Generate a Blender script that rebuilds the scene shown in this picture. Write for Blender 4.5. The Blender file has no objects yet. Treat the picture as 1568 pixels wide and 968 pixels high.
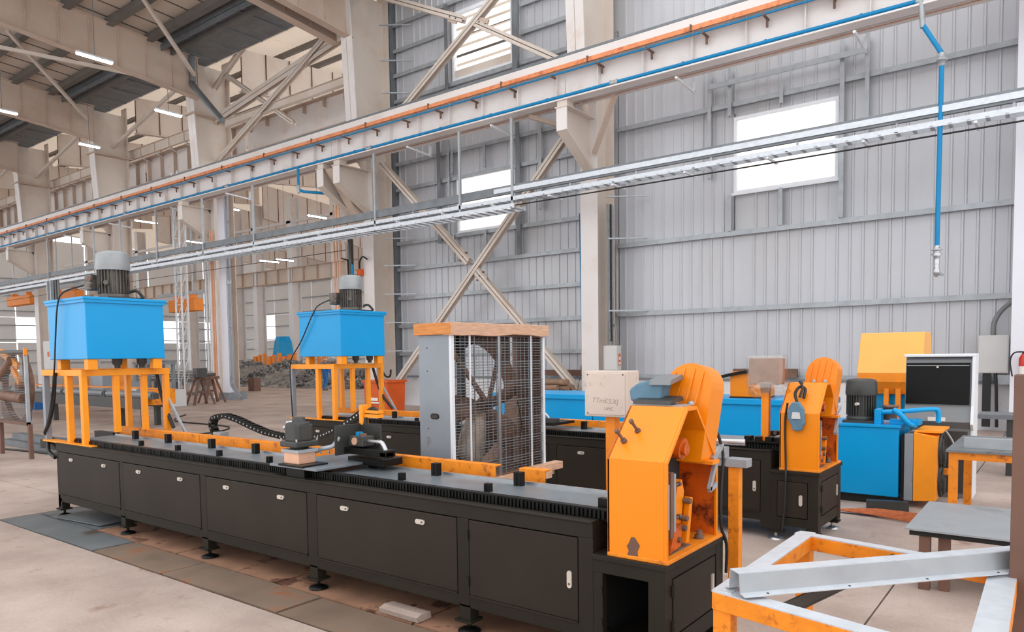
import bpy, math, random
from mathutils import Vector, Matrix, Euler
R = math.radians
random.seed(7)
scene = bpy.context.scene
COL = scene.collection

# ------------------------------------------------------------------ camera, world, lights, exposure
F_PX = 1120.3; CX, CY = 784.0, 607.2
cam_d = bpy.data.cameras.new('camera'); cam = bpy.data.objects.new('camera', cam_d); COL.objects.link(cam)
cam_d.sensor_fit = 'HORIZONTAL'; cam_d.sensor_width = 36.0
cam_d.lens = F_PX / 1568 * 36.0
cam_d.shift_x = (784 - CX) / 1568; cam_d.shift_y = (CY - 484) / 1568
cam_d.clip_start = 0.05; cam_d.clip_end = 400
YAW, PIT, ROLL = .6508, -.0566, -.0132
cyw, syw, cp, sp = math.cos(YAW), math.sin(YAW), math.cos(PIT), math.sin(PIT)
fwd = Vector((-syw * cp, cyw * cp, sp)); rgt = Vector((cyw, syw, 0)); upv = rgt.cross(fwd)
cr, sr = math.cos(ROLL), math.sin(ROLL)
r2 = cr * rgt + sr * upv; u2 = -sr * rgt + cr * upv
cam.matrix_world = Matrix(((r2.x, u2.x, -fwd.x, 0), (r2.y, u2.y, -fwd.y, 0), (r2.z, u2.z, -fwd.z, 1.75), (0, 0, 0, 1)))
scene.camera = cam

world = bpy.data.worlds.new('daylight'); scene.world = world; world.use_nodes = True
wn = world.node_tree; wn.nodes.clear()
wo = wn.nodes.new('ShaderNodeOutputWorld'); wb = wn.nodes.new('ShaderNodeBackground')
wb.inputs[0].default_value = (0.97, 0.985, 1.0, 1); wb.inputs[1].default_value = 1.5
wn.links.new(wb.outputs[0], wo.inputs[0])
scene.view_settings.view_transform = 'Standard'; scene.view_settings.look = 'None'
scene.view_settings.exposure = 0.3; scene.view_settings.gamma = 1.0; scene.view_settings.use_curve_mapping = False
scene.cycles.max_bounces = 8; scene.cycles.diffuse_bounces = 5

# ------------------------------------------------------------------ materials
def lin(c):
    return tuple((v / 255 / 12.92) if v / 255 <= .04045 else ((v / 255 + .055) / 1.055) ** 2.4 for v in c) + (1,)
def mat(name, rgb, rough=.5, metal=0., var=.12, scale=3., bump=.0, bscale=40., spots=None, spot_scale=6., spot_amt=.62, soft=.06, spec=.5, alpha=1., emit=None, stretch=None, coat=0.):
    m = bpy.data.materials.new(name); m.use_nodes = True
    nt = m.node_tree; N = nt.nodes; L = nt.links
    b = N['Principled BSDF']
    b.inputs['Roughness'].default_value = rough; b.inputs['Metallic'].default_value = metal
    b.inputs['Specular IOR Level'].default_value = spec
    if coat: b.inputs['Coat Weight'].default_value = coat
    c = lin(rgb)
    tc = N.new('ShaderNodeTexCoord'); mp = N.new('ShaderNodeMapping')
    L.new(tc.outputs['Object'], mp.inputs[0])
    if stretch: mp.inputs['Scale'].default_value = stretch
    nz = N.new('ShaderNodeTexNoise'); nz.inputs['Scale'].default_value = scale; nz.inputs['Detail'].default_value = 6
    L.new(mp.outputs[0], nz.inputs['Vector'])
    rp = N.new('ShaderNodeValToRGB')
    rp.color_ramp.elements[0].position = .3; rp.color_ramp.elements[1].position = .7
    rp.color_ramp.elements[0].color = tuple(v * (1 - var) for v in c[:3]) + (1,)
    rp.color_ramp.elements[1].color = tuple(min(1, v * (1 + var)) for v in c[:3]) + (1,)
    L.new(nz.outputs['Fac'], rp.inputs[0])
    out = rp.outputs[0]
    if spots:
        n2 = N.new('ShaderNodeTexNoise'); n2.inputs['Scale'].default_value = spot_scale; n2.inputs['Detail'].default_value = 8; n2.inputs['Roughness'].default_value = .65
        L.new(mp.outputs[0], n2.inputs['Vector'])
        r3 = N.new('ShaderNodeValToRGB'); r3.color_ramp.elements[0].position = spot_amt; r3.color_ramp.elements[1].position = min(1, spot_amt + soft)
        L.new(n2.outputs['Fac'], r3.inputs[0])
        mx = N.new('ShaderNodeMix'); mx.data_type = 'RGBA'
        L.new(r3.outputs[0], mx.inputs[0]); L.new(out, mx.inputs[6]); mx.inputs[7].default_value = lin(spots)
        out = mx.outputs[2]
    L.new(out, b.inputs['Base Color'])
    if bump:
        n3 = N.new('ShaderNodeTexNoise'); n3.inputs['Scale'].default_value = bscale; n3.inputs['Detail'].default_value = 4
        L.new(mp.outputs[0], n3.inputs['Vector'])
        bp = N.new('ShaderNodeBump'); bp.inputs['Strength'].default_value = bump; bp.inputs['Distance'].default_value = .01
        L.new(n3.outputs['Fac'], bp.inputs['Height']); L.new(bp.outputs[0], b.inputs['Normal'])
    if alpha < 1: b.inputs['Alpha'].default_value = alpha
    if emit:
        b.inputs['Emission Color'].default_value = lin(emit[0]); b.inputs['Emission Strength'].default_value = emit[1]
    return m
M = {}
M['cream'] = mat('cream_steel_paint', (210, 197, 186), .5, var=.05, scale=.8, spots=(198, 178, 162), spot_scale=.7, spot_amt=.5, soft=.25)
M['white_beam'] = mat('white_beam_paint', (220, 213, 210), .42, var=.04, scale=.9, spots=(208, 192, 182), spot_scale=1.1, spot_amt=.52, soft=.25)
M['tan'] = mat('tan_rafter_paint', (197, 177, 162), .55, var=.06, scale=.7, spots=(180, 150, 130), spot_scale=.5, spot_amt=.48, soft=.3)
M['white_pillar'] = mat('white_pillar_paint', (222, 222, 230), .5, var=.03, scale=1.2, spots=(190, 178, 165), spot_scale=7, spot_amt=.72)
M['clad'] = mat('metal_cladding', (189, 190, 195), .36, .12, var=.05, scale=.7, spots=(180, 177, 177), spot_scale=.5, spot_amt=.48, soft=.3, stretch=(1, 1, .35))
M['clad_far'] = mat('haze_whitened_cladding', (228, 232, 236), .5, 0, var=.03, scale=.4)  # whitened so the colour carries the far hall's haze and brightness
M['galv'] = mat('galvanised_steel', (164, 168, 172), .42, .35, var=.12, scale=5, bump=.1, bscale=30)
M['galv_dark'] = mat('dull_galvanised_steel', (120, 124, 128), .5, .4, var=.15, scale=3)
M['roof'] = mat('roof_sheet', (204, 188, 174), .5, .0, var=.06, scale=.6)
M['purlin'] = mat('purlin_steel', (112, 108, 104), .5, .3, var=.12, scale=2)
M['concrete'] = None
M['plinth'] = mat('painted_masonry', (214, 212, 214), .8, var=.05, scale=1.5, bump=.2, bscale=15, spots=(186, 176, 168), spot_scale=2.5, spot_amt=.66)
M['black'] = mat('machine_dark_paint', (38, 33, 26), .5, .0, var=.16, scale=2.5, bump=.05, bscale=60, spots=(84, 78, 68), spot_scale=14, spot_amt=.79, spec=.22)
M['black_door'] = mat('machine_door_paint', (43, 36, 29), .5, .0, var=.15, scale=2.2, spots=(110, 102, 92), spot_scale=9, spot_amt=.79, spec=.22)
M['dark'] = mat('dark_recess', (22, 22, 20), .7, var=.2)
M['table'] = mat('machined_table_steel', (128, 136, 142), .35, .35, var=.1, scale=6, spots=(98, 102, 106), spot_scale=5, spot_amt=.58, soft=.15)
M['rack'] = mat('oiled_black_steel', (20, 20, 19), .4, .3, var=.2, scale=20, spec=.3)
M['orange'] = mat('orange_paint', (240, 136, 8), .5, 0, var=.08, scale=6, bump=.15, bscale=50, spots=(186, 92, 20), spot_scale=13, spot_amt=.62, soft=.12)
M['orange_rust'] = mat('scuffed_orange_paint', (232, 134, 12), .55, 0, var=.12, scale=9, bump=.3, bscale=40, spots=(150, 66, 16), spot_scale=11, spot_amt=.56, soft=.14)
M['yellow'] = mat('amber_machine_paint', (236, 134, 2), .36, 0, var=.03, scale=3, spots=(190, 104, 24), spot_scale=13, spot_amt=.76, spec=.4, coat=.05)
M['yellow_in'] = mat('amber_paint_shaded_oily', (204, 92, 6), .5, 0, var=.25, scale=7, spots=(90, 34, 14), spot_scale=6, spot_amt=.5, soft=.12)  # interior shade put into the darker red base; spots are oil stains
M['amber_frame'] = mat('amber_frame_paint', (250, 152, 16), .45, 0, var=.05, scale=5, spots=(200, 110, 30), spot_scale=15, spot_amt=.7)
M['blue'] = mat('sky_blue_paint', (0, 152, 214), .35, 0, var=.03, scale=2, spec=.35)
M['blue_pipe'] = mat('blue_pipe_paint', (14, 128, 180), .45, 0, var=.08, scale=4, spec=.3)
M['motor'] = mat('motor_grey_paint', (92, 86, 80), .45, .2, var=.22, scale=9, spots=(58, 48, 40), spot_scale=8, spot_amt=.55)
M['cowl'] = mat('motor_cowl_paint', (146, 148, 150), .4, .2, var=.1, scale=7, spots=(170, 158, 148), spot_scale=6, spot_amt=.6)
M['motor_dark'] = mat('motor_black_paint', (58, 58, 56), .45, .1, var=.15, scale=8)
M['rubber'] = mat('black_rubber', (26, 26, 26), .5, var=.2, scale=9)
M['greybox'] = mat('pale_grey_enamel', (202, 200, 198), .4, 0, var=.03, scale=3, spots=(176, 164, 154), spot_scale=9, spot_amt=.7)
M['beigebox'] = mat('beige_control_box_paint', (204, 187, 175), .5, 0, var=.05, scale=3, spots=(168, 138, 118), spot_scale=9, spot_amt=.6, soft=.12)
M['panel_grey'] = mat('grey_panel_paint', (138, 144, 152), .42, .1, var=.06, scale=4, spots=(124, 124, 126), spot_scale=4, spot_amt=.6)
M['wood'] = mat('weathered_timber', (204, 162, 134), .75, 0, var=.16, scale=5, bump=.3, bscale=30, stretch=(2, 2, 14))
M['wood_dark'] = mat('stained_timber', (206, 134, 72), .75, 0, var=.16, scale=5, bump=.3, bscale=30, stretch=(2, 2, 14))
M['fan_rust'] = mat('dusty_brown_fan_metal', (120, 88, 70), .6, .2, var=.25, scale=8)
M['fan_blade'] = mat('dusty_fan_blade', (170, 150, 134), .45, .3, var=.2, scale=6)
M['steel'] = mat('bright_steel', (190, 190, 192), .3, .8, var=.1, scale=10)
M['chrome'] = mat('latch_chrome', (214, 206, 196), .35, .5, var=.08, scale=8)
M['brass_block'] = mat('copper_toned_block', (226, 178, 150), .35, .4, var=.1, scale=8)
M['plate_steel'] = mat('floor_plate_steel', (118, 122, 124), .5, .3, var=.16, scale=2.4, bump=.15, bscale=12, spots=(92, 80, 70), spot_scale=2.2, spot_amt=.58)
M['plate_brown'] = mat('floor_plate_oxidised', (126, 106, 90), .65, .1, var=.2, scale=2.6, bump=.15, bscale=12, spots=(146, 96, 70), spot_scale=2.6, spot_amt=.57)
M['plate_rust'] = mat('rusty_floor_strip', (152, 112, 88), .8, 0, var=.25, scale=3, bump=.3, bscale=10, spots=(96, 60, 44), spot_scale=3, spot_amt=.56)
M['brown_steel'] = mat('brown_primer_steel', (108, 76, 62), .6, 0, var=.15, scale=4)
M['red'] = mat('red_enamel', (196, 44, 26), .35, 0, var=.06, scale=4)
M['orange_red'] = mat('red_orange_plastic', (206, 84, 14), .5, 0, var=.14, scale=3)
M['white_sheet'] = mat('white_frame_paint', (222, 224, 228), .4, 0, var=.03)
M['copper_rail'] = mat('orange_conductor_rail', (222, 140, 92), .55, 0, var=.1, scale=2, spots=(190, 104, 62), spot_scale=5, spot_amt=.5, soft=.15)
M['pink_rail'] = mat('peach_toned_steel', (214, 160, 128), .55, 0, var=.12, scale=2)
M['rust_bracket'] = mat('rusty_bracket_steel', (112, 84, 70), .7, 0, var=.2, scale=9)
M['lamp'] = mat('lamp_tube_glow', (255, 255, 255), .4, emit=((235, 246, 255), 14))
M['fixture'] = mat('lamp_housing', (220, 224, 228), .4)
M['screen'] = mat('dark_cabinet_glass', (14, 15, 15), .3, 0, var=.1, scale=3)
M['screen'].node_tree.nodes['Principled BSDF'].inputs['Specular IOR Level'].default_value = .15
M['console_grey'] = mat('console_grey_paint', (118, 120, 122), .42, .05, var=.06, scale=3)
M['console_dark'] = mat('console_dark_paint', (62, 60, 58), .4, .05, var=.1, scale=3)
M['cardboard'] = mat('brown_wrapping', (150, 116, 96), .6, 0, var=.2, scale=12, bump=.5, bscale=14)
M['denim'] = mat('blue_workwear_cloth', (44, 104, 168), .9, 0, var=.12, scale=12)
M['skin'] = mat('skin', (186, 134, 104), .6, 0, var=.03)
M['cap'] = mat('straw_hat_fibre', (206, 176, 140), .8, 0, var=.1)
M['scrap'] = mat('scrap_metal', (128, 126, 124), .5, .2, var=.75, scale=2.2, spots=(182, 160, 140), spot_scale=3, spot_amt=.62)
M['log'] = mat('log_bark', (142, 112, 92), .85, 0, var=.2, scale=6, bump=.4, bscale=20)
M['jacket'] = mat('slate_blue_cloth', (92, 124, 144), .8, 0, var=.12, scale=8)
M['paper'] = mat('white_paper', (228, 222, 216), .8, 0, var=.03)
M['ink'] = mat('printed_orange_mark', (216, 110, 60), .6)
M['hose_grey'] = mat('grey_conduit', (120, 120, 120), .45, .1, var=.1)
M['straw'] = mat('broom_straw', (176, 96, 56), .9, 0, var=.2, scale=20)
M['pipe_bundle'] = mat('silver_pipes', (184, 184, 182), .35, .5, var=.2, scale=6)

def glass_mat(name, rgb, alpha, rough=.1):
    m = bpy.data.materials.new(name); m.use_nodes = True
    nt = m.node_tree; N = nt.nodes; L = nt.links; N.clear()
    o = N.new('ShaderNodeOutputMaterial'); mx = N.new('ShaderNodeMixShader'); t = N.new('ShaderNodeBsdfTransparent'); g = N.new('ShaderNodeBsdfGlossy'); 
    g.inputs['Color'].default_value = lin(rgb); g.inputs['Roughness'].default_value = rough; t.inputs['Color'].default_value = (1, 1, 1, 1)
    mx.inputs[0].default_value = alpha
    L.new(t.outputs[0], mx.inputs[1]); L.new(g.outputs[0], mx.inputs[2]); L.new(mx.outputs[0], o.inputs[0])
    return m
def translucent():
    m = bpy.data.materials.new('translucent_louvre'); m.use_nodes = True
    nt = m.node_tree; N = nt.nodes; L = nt.links; N.clear()
    o = N.new('ShaderNodeOutputMaterial'); mx = N.new('ShaderNodeMixShader'); t = N.new('ShaderNodeBsdfTranslucent'); g = N.new('ShaderNodeBsdfDiffuse')
    t.inputs['Color'].default_value = lin((255, 252, 250)); g.inputs['Color'].default_value = lin((244, 240, 238)); mx.inputs[0].default_value = .08
    L.new(t.outputs[0], mx.inputs[1]); L.new(g.outputs[0], mx.inputs[2]); L.new(mx.outputs[0], o.inputs[0]); return m
M['louvre'] = translucent()
def roof_glow():  # translucency added to the adjoining roof sheets to brighten that hall
    m = M['louvre'].copy(); m.name = 'brightening_roof_sheet'
    for n in m.node_tree.nodes:
        if n.type == 'BSDF_TRANSLUCENT': n.inputs['Color'].default_value = lin((232, 222, 212))
        if n.type == 'BSDF_DIFFUSE': n.inputs['Color'].default_value = lin((214, 200, 186))
        if n.type == 'MIX_SHADER': n.inputs[0].default_value = .35
    return m
M['roof_glow'] = roof_glow()
M['glass'] = glass_mat('window_glass', (240, 245, 250), .1)
M['film'] = glass_mat('clear_plastic_film', (220, 214, 208), .16, .3)

def concrete():
    m = bpy.data.materials.new('concrete_floor'); m.use_nodes = True
    nt = m.node_tree; N = nt.nodes; L = nt.links; b = N['Principled BSDF']
    tc = N.new('ShaderNodeTexCoord')
    def noise(s, d=8, r=.6):
        n = N.new('ShaderNodeTexNoise'); n.inputs['Scale'].default_value = s; n.inputs['Detail'].default_value = d; n.inputs['Roughness'].default_value = r
        L.new(tc.outputs['Object'], n.inputs['Vector']); return n
    a = noise(.9); r = N.new('ShaderNodeValToRGB'); e = r.color_ramp.elements
    e[0].position = .32; e[0].color = lin((158, 138, 127)); e[1].position = .66; e[1].color = lin((193, 174, 163))
    L.new(a.outputs['Fac'], r.inputs[0])
    c = noise(3.2); r2_ = N.new('ShaderNodeValToRGB'); e = r2_.color_ramp.elements
    e[0].position = .60; e[0].color = (0, 0, 0, 1); e[1].position = .72; e[1].color = (1, 1, 1, 1)
    L.new(c.outputs['Fac'], r2_.inputs[0])
    mx = N.new('ShaderNodeMix'); mx.data_type = 'RGBA'; L.new(r2_.outputs[0], mx.inputs[0]); L.new(r.outputs[0], mx.inputs[6]); mx.inputs[7].default_value = lin((150, 124, 110))
    f = noise(40, 3); r4 = N.new('ShaderNodeValToRGB'); e = r4.color_ramp.elements
    e[0].position = .35; e[0].color = (.9, .9, .9, 1); e[1].position = .6; e[1].color = (1, 1, 1, 1)
    L.new(f.outputs['Fac'], r4.inputs[0])
    m2 = N.new('ShaderNodeMix'); m2.data_type = 'RGBA'; m2.blend_type = 'MULTIPLY'; m2.inputs[0].default_value = 1
    L.new(mx.outputs[2], m2.inputs[6]); L.new(r4.outputs[0], m2.inputs[7]); L.new(m2.outputs[2], b.inputs['Base Color'])
    b.inputs['Roughness'].default_value = .62
    bp = N.new('ShaderNodeBump'); bp.inputs['Strength'].default_value = .25; bp.inputs['Distance'].default_value = .01
    L.new(f.outputs['Fac'], bp.inputs['Height']); L.new(bp.outputs[0], b.inputs['Normal'])
    return m
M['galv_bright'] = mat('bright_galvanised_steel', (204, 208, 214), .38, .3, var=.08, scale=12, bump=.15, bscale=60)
M['plate_pale'] = mat('pale_plate_steel', (158, 164, 168), .42, .3, var=.08, scale=3, spots=(138, 142, 146), spot_scale=3, spot_amt=.52, soft=.2)
M['amber_lit'] = mat('lit_amber_paint', (244, 176, 84), .5, 0, var=.03)  # amber of the hood lightened, brightness put into the colour
M['concrete'] = concrete()
M['gloss_white'] = mat('glossy_white_paint', (226, 224, 224), .16, .35, var=.03)

# ------------------------------------------------------------------ mesh helpers (all in metres, world axes: X along the hall, Y to the cladding wall, Z up)
class MB:
    def __init__(s): s.v = []; s.f = []; s.sm = []
    def add(s, vs, fs, smooth=False):
        o = len(s.v); s.v += [tuple(v) for v in vs]; s.f += [tuple(i + o for i in f) for f in fs]; s.sm += [smooth] * len(fs); return s
    def box(s, x0, x1, y0, y1, z0, z1):
        s.nb = getattr(s, 'nb', 0) + 1; e = .0005 * (s.nb % 7)
        x0 -= e; y0 -= e; z0 -= e; x1 += e; y1 += e; z1 += e
        return s.add([(x0, y0, z0), (x1, y0, z0), (x1, y1, z0), (x0, y1, z0), (x0, y0, z1), (x1, y0, z1), (x1, y1, z1), (x0, y1, z1)],
                     [(0, 3, 2, 1), (4, 5, 6, 7), (0, 1, 5, 4), (1, 2, 6, 5), (2, 3, 7, 6), (3, 0, 4, 7)])
    def cbox(s, c, sz, rot=(0, 0, 0)):
        m = Euler(rot).to_matrix(); h = [v / 2 for v in sz]
        vs = [Vector(c) + m @ Vector((a * h[0], b * h[1], d * h[2])) for d in (-1, 1) for a, b in ((-1, -1), (1, -1), (1, 1), (-1, 1))]
        return s.add(vs, [(0, 3, 2, 1), (4, 5, 6, 7), (0, 1, 5, 4), (1, 2, 6, 5), (2, 3, 7, 6), (3, 0, 4, 7)])
    def bar(s, p0, p1, w, h, up=(0, 0, 1)):
        p0 = Vector(p0); p1 = Vector(p1); d = (p1 - p0).normalized(); up = Vector(up)
        if abs(d.dot(up)) > .98: up = Vector((0, 1, 0))
        a = d.cross(up).normalized(); b = a.cross(d).normalized()
        vs = [p + a * (i * w / 2) + b * (j * h / 2) for p in (p0, p1) for i, j in ((-1, -1), (1, -1), (1, 1), (-1, 1))]
        return s.add(vs, [(0, 1, 2, 3), (7, 6, 5, 4), (0, 4, 5, 1), (1, 5, 6, 2), (2, 6, 7, 3), (3, 7, 4, 0)])
    def ibar(s, p0, p1, w, h, t=.02, up=(0, 0, 1)):
        p0 = Vector(p0); p1 = Vector(p1); d = (p1 - p0).normalized(); upv_ = Vector(up)
        if abs(d.dot(upv_)) > .98: upv_ = Vector((0, 1, 0))
        a = d.cross(upv_).normalized(); b = a.cross(d).normalized()
        s.bar(p0, p1, t, h, up); s.bar(p0 + b * (h / 2 - t / 2), p1 + b * (h / 2 - t / 2), w, t, up); s.bar(p0 - b * (h / 2 - t / 2), p1 - b * (h / 2 - t / 2), w, t, up)
        return s
    def cyl(s, p0, p1, r0, r1=None, n=16, caps=True, smooth=True):
        r1 = r0 if r1 is None else r1
        p0 = Vector(p0); p1 = Vector(p1); d = (p1 - p0).normalized(); up = Vector((0, 0, 1)) if abs(d.z) < .95 else Vector((1, 0, 0))
        a = d.cross(up).normalized(); b = d.cross(a).normalized()
        vs = [p + (a * math.cos(t) + b * math.sin(t)) * r for p, r in ((p0, r0), (p1, r1)) for t in [2 * math.pi * i / n for i in range(n)]]
        s.add(vs, [(i, (i + 1) % n, n + (i + 1) % n, n + i) for i in range(n)], smooth)
        if caps: s.add([vs[i] for i in range(n)], [tuple(range(n))[::-1]]); s.add([vs[n + i] for i in range(n)], [tuple(range(n))])
        return s
    def lathe(s, c, prof, n=24, axis='z'):
        vs = []
        for r, h in prof:
            for i in range(n):
                t = 2 * math.pi * i / n; q = (r * math.cos(t), r * math.sin(t), h)
                if axis == 'x': q = (h, q[0], q[1])
                if axis == 'y': q = (q[0], h, q[1])
                vs.append((c[0] + q[0], c[1] + q[1], c[2] + q[2]))
        fs = [(j * n + i, j * n + (i + 1) % n, (j + 1) * n + (i + 1) % n, (j + 1) * n + i) for j in range(len(prof) - 1) for i in range(n)]
        s.add(vs, fs, True); s.add(vs[:n], [tuple(range(n))[::-1]]); s.add(vs[-n:], [tuple(range(n))]); return s
    def tube(s, pts, r, n=8, sub=4):
        P = [Vector(p) for p in pts]
        if sub > 1 and len(P) > 2:
            Q = []
            for i in range(len(P) - 1):
                a, b, c, d = P[max(i - 1, 0)], P[i], P[i + 1], P[min(i + 2, len(P) - 1)]
                for k in range(sub):
                    t = k / sub
                    Q.append(.5 * ((2 * b) + (c - a) * t + (2 * a - 5 * b + 4 * c - d) * t * t + (3 * b - a - 3 * c + d) * t ** 3))
            P = Q + [P[-1]]
        vs = []; a = None
        for i, p in enumerate(P):
            d = (P[min(i + 1, len(P) - 1)] - P[max(i - 1, 0)]).normalized()
            if a is None: a = d.cross(Vector((0, 0, 1)) if abs(d.z) < .9 else Vector((1, 0, 0))).normalized()
            else: a = (a - d * a.dot(d)).normalized()
            b = d.cross(a)
            vs += [p + (a * math.cos(2 * math.pi * k / n) + b * math.sin(2 * math.pi * k / n)) * r for k in range(n)]
        m = len(P)
        s.add(vs, [(j * n + i, j * n + (i + 1) % n, (j + 1) * n + (i + 1) % n, (j + 1) * n + i) for j in range(m - 1) for i in range(n)], True)
        s.add(vs[:n], [tuple(range(n))[::-1]]); s.add(vs[-n:], [tuple(range(n))]); return s
    def prism(s, prof, a0, a1, axis='x'):
        n = len(prof)
        def q(u, v, w): return {'x': (w, u, v), 'y': (u, w, v), 'z': (u, v, w)}[axis]
        vs = [q(u, v, a0) for u, v in prof] + [q(u, v, a1) for u, v in prof]
        return s.add(vs, [tuple(range(n)), tuple(range(n, 2 * n))[::-1]] + [(i, n + i, n + (i + 1) % n, (i + 1) % n) for i in range(n)])
    def build(s, name, m, parent=None, bevel=0, label=None, tri_fix=False):
        me = bpy.data.meshes.new(name); me.from_pydata(s.v, [], s.f); me.polygons.foreach_set('use_smooth', s.sm)
        me.materials.append(M[m] if isinstance(m, str) else m); me.update()
        o = bpy.data.objects.new(name, me); COL.objects.link(o)
        if bevel:
            b = o.modifiers.new('bevel', 'BEVEL'); b.width = bevel; b.segments = 2; b.limit_method = 'ANGLE'; b.angle_limit = R(40)
        if parent: attach(o, parent)
        if label: o['label'] = label
        return o
def fix_normals():
    import bmesh
    for me in bpy.data.meshes:
        bm = bmesh.new(); bm.from_mesh(me); bmesh.ops.recalc_face_normals(bm, faces=bm.faces); bm.to_mesh(me); bm.free()
ABS = {}
def origin_of(o): return ABS.get(o.name, Vector((0, 0, 0)))
def attach(o, p):
    o.parent = p; o.matrix_parent_inverse = Matrix.Translation(-origin_of(p))
def tag(o, label, cat, group=None, kind=None):
    o['label'] = label; o['category'] = cat
    if group: o['group'] = group
    if kind: o['kind'] = kind
    return o
def thing(name, label, cat, loc=(0, 0, 0), group=None, kind=None):
    o = bpy.data.objects.new(name, None); COL.objects.link(o); o.location = loc; o.empty_display_size = .1
    ABS[o.name] = Vector(loc); return tag(o, label, cat, group, kind)
def struct(name, mb, m, parent=None, **k):
    o = mb.build(name, m, parent, **k)
    if not parent: o['kind'] = 'structure'
    return o
def dup(root, delta, label, group=None):
    def cp(o, par):
        c = o.copy(); COL.objects.link(c)
        if par: c.parent = par
        for ch in kids.get(o.name, []): cp(ch, c)
        return c
    kids = {}
    for o in bpy.data.objects:
        if o.parent: kids.setdefault(o.parent.name, []).append(o)
    r = cp(root, None); r.location = root.location + Vector(delta); r['label'] = label
    if group: r['group'] = group
    ABS[r.name] = Vector(r.location)
    return r

# ================================================================== SETTING
# ---- floor: slabs separated by recessed joints
floor = struct('floor', MB().box(-110, 12, -6, 18.95, -.12, -.045).box(-110, -19.5, 18.95, 62, -.12, -.045), 'dark')
def slab(x0, x1, y0, y1, m='concrete', name='floor_slab', g=.007, z=0.):
    return MB().box(x0 + g, x1 - g, y0 + g, y1 - g, -.05, z).build(name, m, floor)
XE = [-110, -70, -52, -40, -33, -27, -21, -15, -9.42, -1.0, 3, 12]
YE = [-6, -.6, 2.925, 3.95, 9, 13.5, 18.95, 26, 34, 62]
for i in range(len(XE) - 1):
    for j in range(len(YE) - 1):
        if (XE[i] == -9.42 and YE[j] == 2.925) or (YE[j] > 18 and XE[i] > -21.5): continue
        slab(XE[i], XE[i + 1], YE[j], YE[j + 1])
px = [-9.42, -8.35, -7.12, -5.87, -4.3, -2.8, -1.0]
for i in range(6):
    slab(px[i], px[i + 1], 2.93, 3.33, ['plate_steel', 'plate_steel', 'plate_brown', 'plate_brown', 'plate_brown', 'plate_brown'][i], 'cover_plate', .012, [-.004, .003, 0, .004, -.002, .002][i])
px = [-9.42, -8.0, -6.4, -4.9, -3.4, -1.0]
for i in range(5):
    slab(px[i], px[i + 1], 3.34, 3.95, ['plate_steel', 'plate_rust', 'plate_rust', 'plate_rust', 'plate_rust'][i], 'cover_plate', .012, -.006)

# ---- right-hand cladding wall (beyond the column row)
WY = 18.85
wall = struct('wall_right', MB().box(-19.9, 12, WY + .16, WY + .2, 8.9, 9.0), 'clad')
def sheets(x0, x1, z0, z1, off=0., pitch=.2857, width=2.0, x_ref=-8.73, m='clad', par=None, y=WY):
    k = math.floor((x0 - x_ref) / width)
    while x_ref + k * width < x1:
        a = max(x0, x_ref + k * width); b = min(x1, x_ref + (k + 1) * width); k += 1
        if b - a < .03: continue
        prof = []; n0 = math.ceil((a - x_ref) / pitch - 1e-6)
        prof.append((a, y)); xr = x_ref + n0 * pitch
        while xr < b - .05:
            if xr - .035 > a:
                prof += [(xr - .035, y), (xr - .018, y - .03), (xr + .018, y - .03), (xr + .035, y)]
            xr += pitch
        prof.append((b + .02, y)); prof += [(b + .02, y + .008), (a, y + .008)]
        prof = [(u, v + off + .01 * (k % 2)) for u, v in prof]
        MB().prism(prof, z0, z1, 'z').build('wall_panel', m, par or wall)
# bay right of the middle column, tiers meeting at the girts
for x0, x1 in ((-19.4, -10.42), (-10.42, 12)):
    wx = (-16.5, -14.05) if x0 < -12 else (-7.02, -4.45)
    sheets(x0, x1, 1.05, 2.90, .0, x_ref=-8.73)
    sheets(x0, x1, 2.88, 4.82, .014, x_ref=-8.78)
    sheets(x0, wx[0], 4.8, 7.9, .0, x_ref=-8.73); sheets(wx[1], x1, 4.8, 7.9, .0, x_ref=-8.73)
    sheets(wx[0], wx[1], 4.8, 5.84, .0, x_ref=-8.73)
    sheets(wx[0], wx[1], 7.75, 7.9, .0, x_ref=-8.73)
    if x0 < -12:
        sheets(x0, x1, 7.88, 10.9, .012, x_ref=-8.73)
        sheets(x0, -16.6, 10.88, 15.5, 0, x_ref=-8.73); sheets(-14.08, x1, 10.88, 15.5, 0, x_ref=-8.73); sheets(-16.6, -14.08, 13.1, 15.5, 0, x_ref=-8.73)
    else:
        sheets(x0, x1, 7.88, 15.5, .012, x_ref=-8.73)
MB().box(-19.78, -19.36, 18.58, 18.86, 0, 15.5).build('corner_trim', 'galv_dark', wall)
# low masonry plinth wall
for x0, x1 in ((-19.4, -15.2), (-15.2, -10.9), (-10.42, -5.4), (-5.4, -.9), (-.5, 12)):
    MB().box(x0 + .005, x1 - .005, WY - .22, WY + .1, 0, 1.0).build('plinth_block', 'plinth', wall)
MB().box(-19.4, 12, WY - .26, WY + .1, 1.0, 1.06).build('plinth_cap', 'galv_dark', wall)
# girts (Z section: web + lips)
def girt(x0, x1, z, y=WY - .14, par=wall, m='galv', h=.12, d=.17):
    MB().box(x0, x1, y, y + d - .06, z - .012, z).box(x0, x1, y, y + .012, z - h, z).box(x0, x1, y, y + .05, z - h, z - h + .01).build('girt', m, par)
for z in (1.15, 2.93, 4.88, 8.15): girt(-10.4, 4, z)
girt(-10.4, 4, 10.2); girt(-10.4, 4, 12.2)
for z in (1.9, 2.9, 3.9, 4.92, 5.85, 6.8, 7.75, 8.65, 9.7, 10.85, 11.75, 12.6, 13.5, 14.4):
    if 5.9 < z < 7.7 or 11 < z < 13: girt(-19.4, -16.9, z); girt(-13.75, -10.6, z)
    else: girt(-19.4, -10.6, z)
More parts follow.
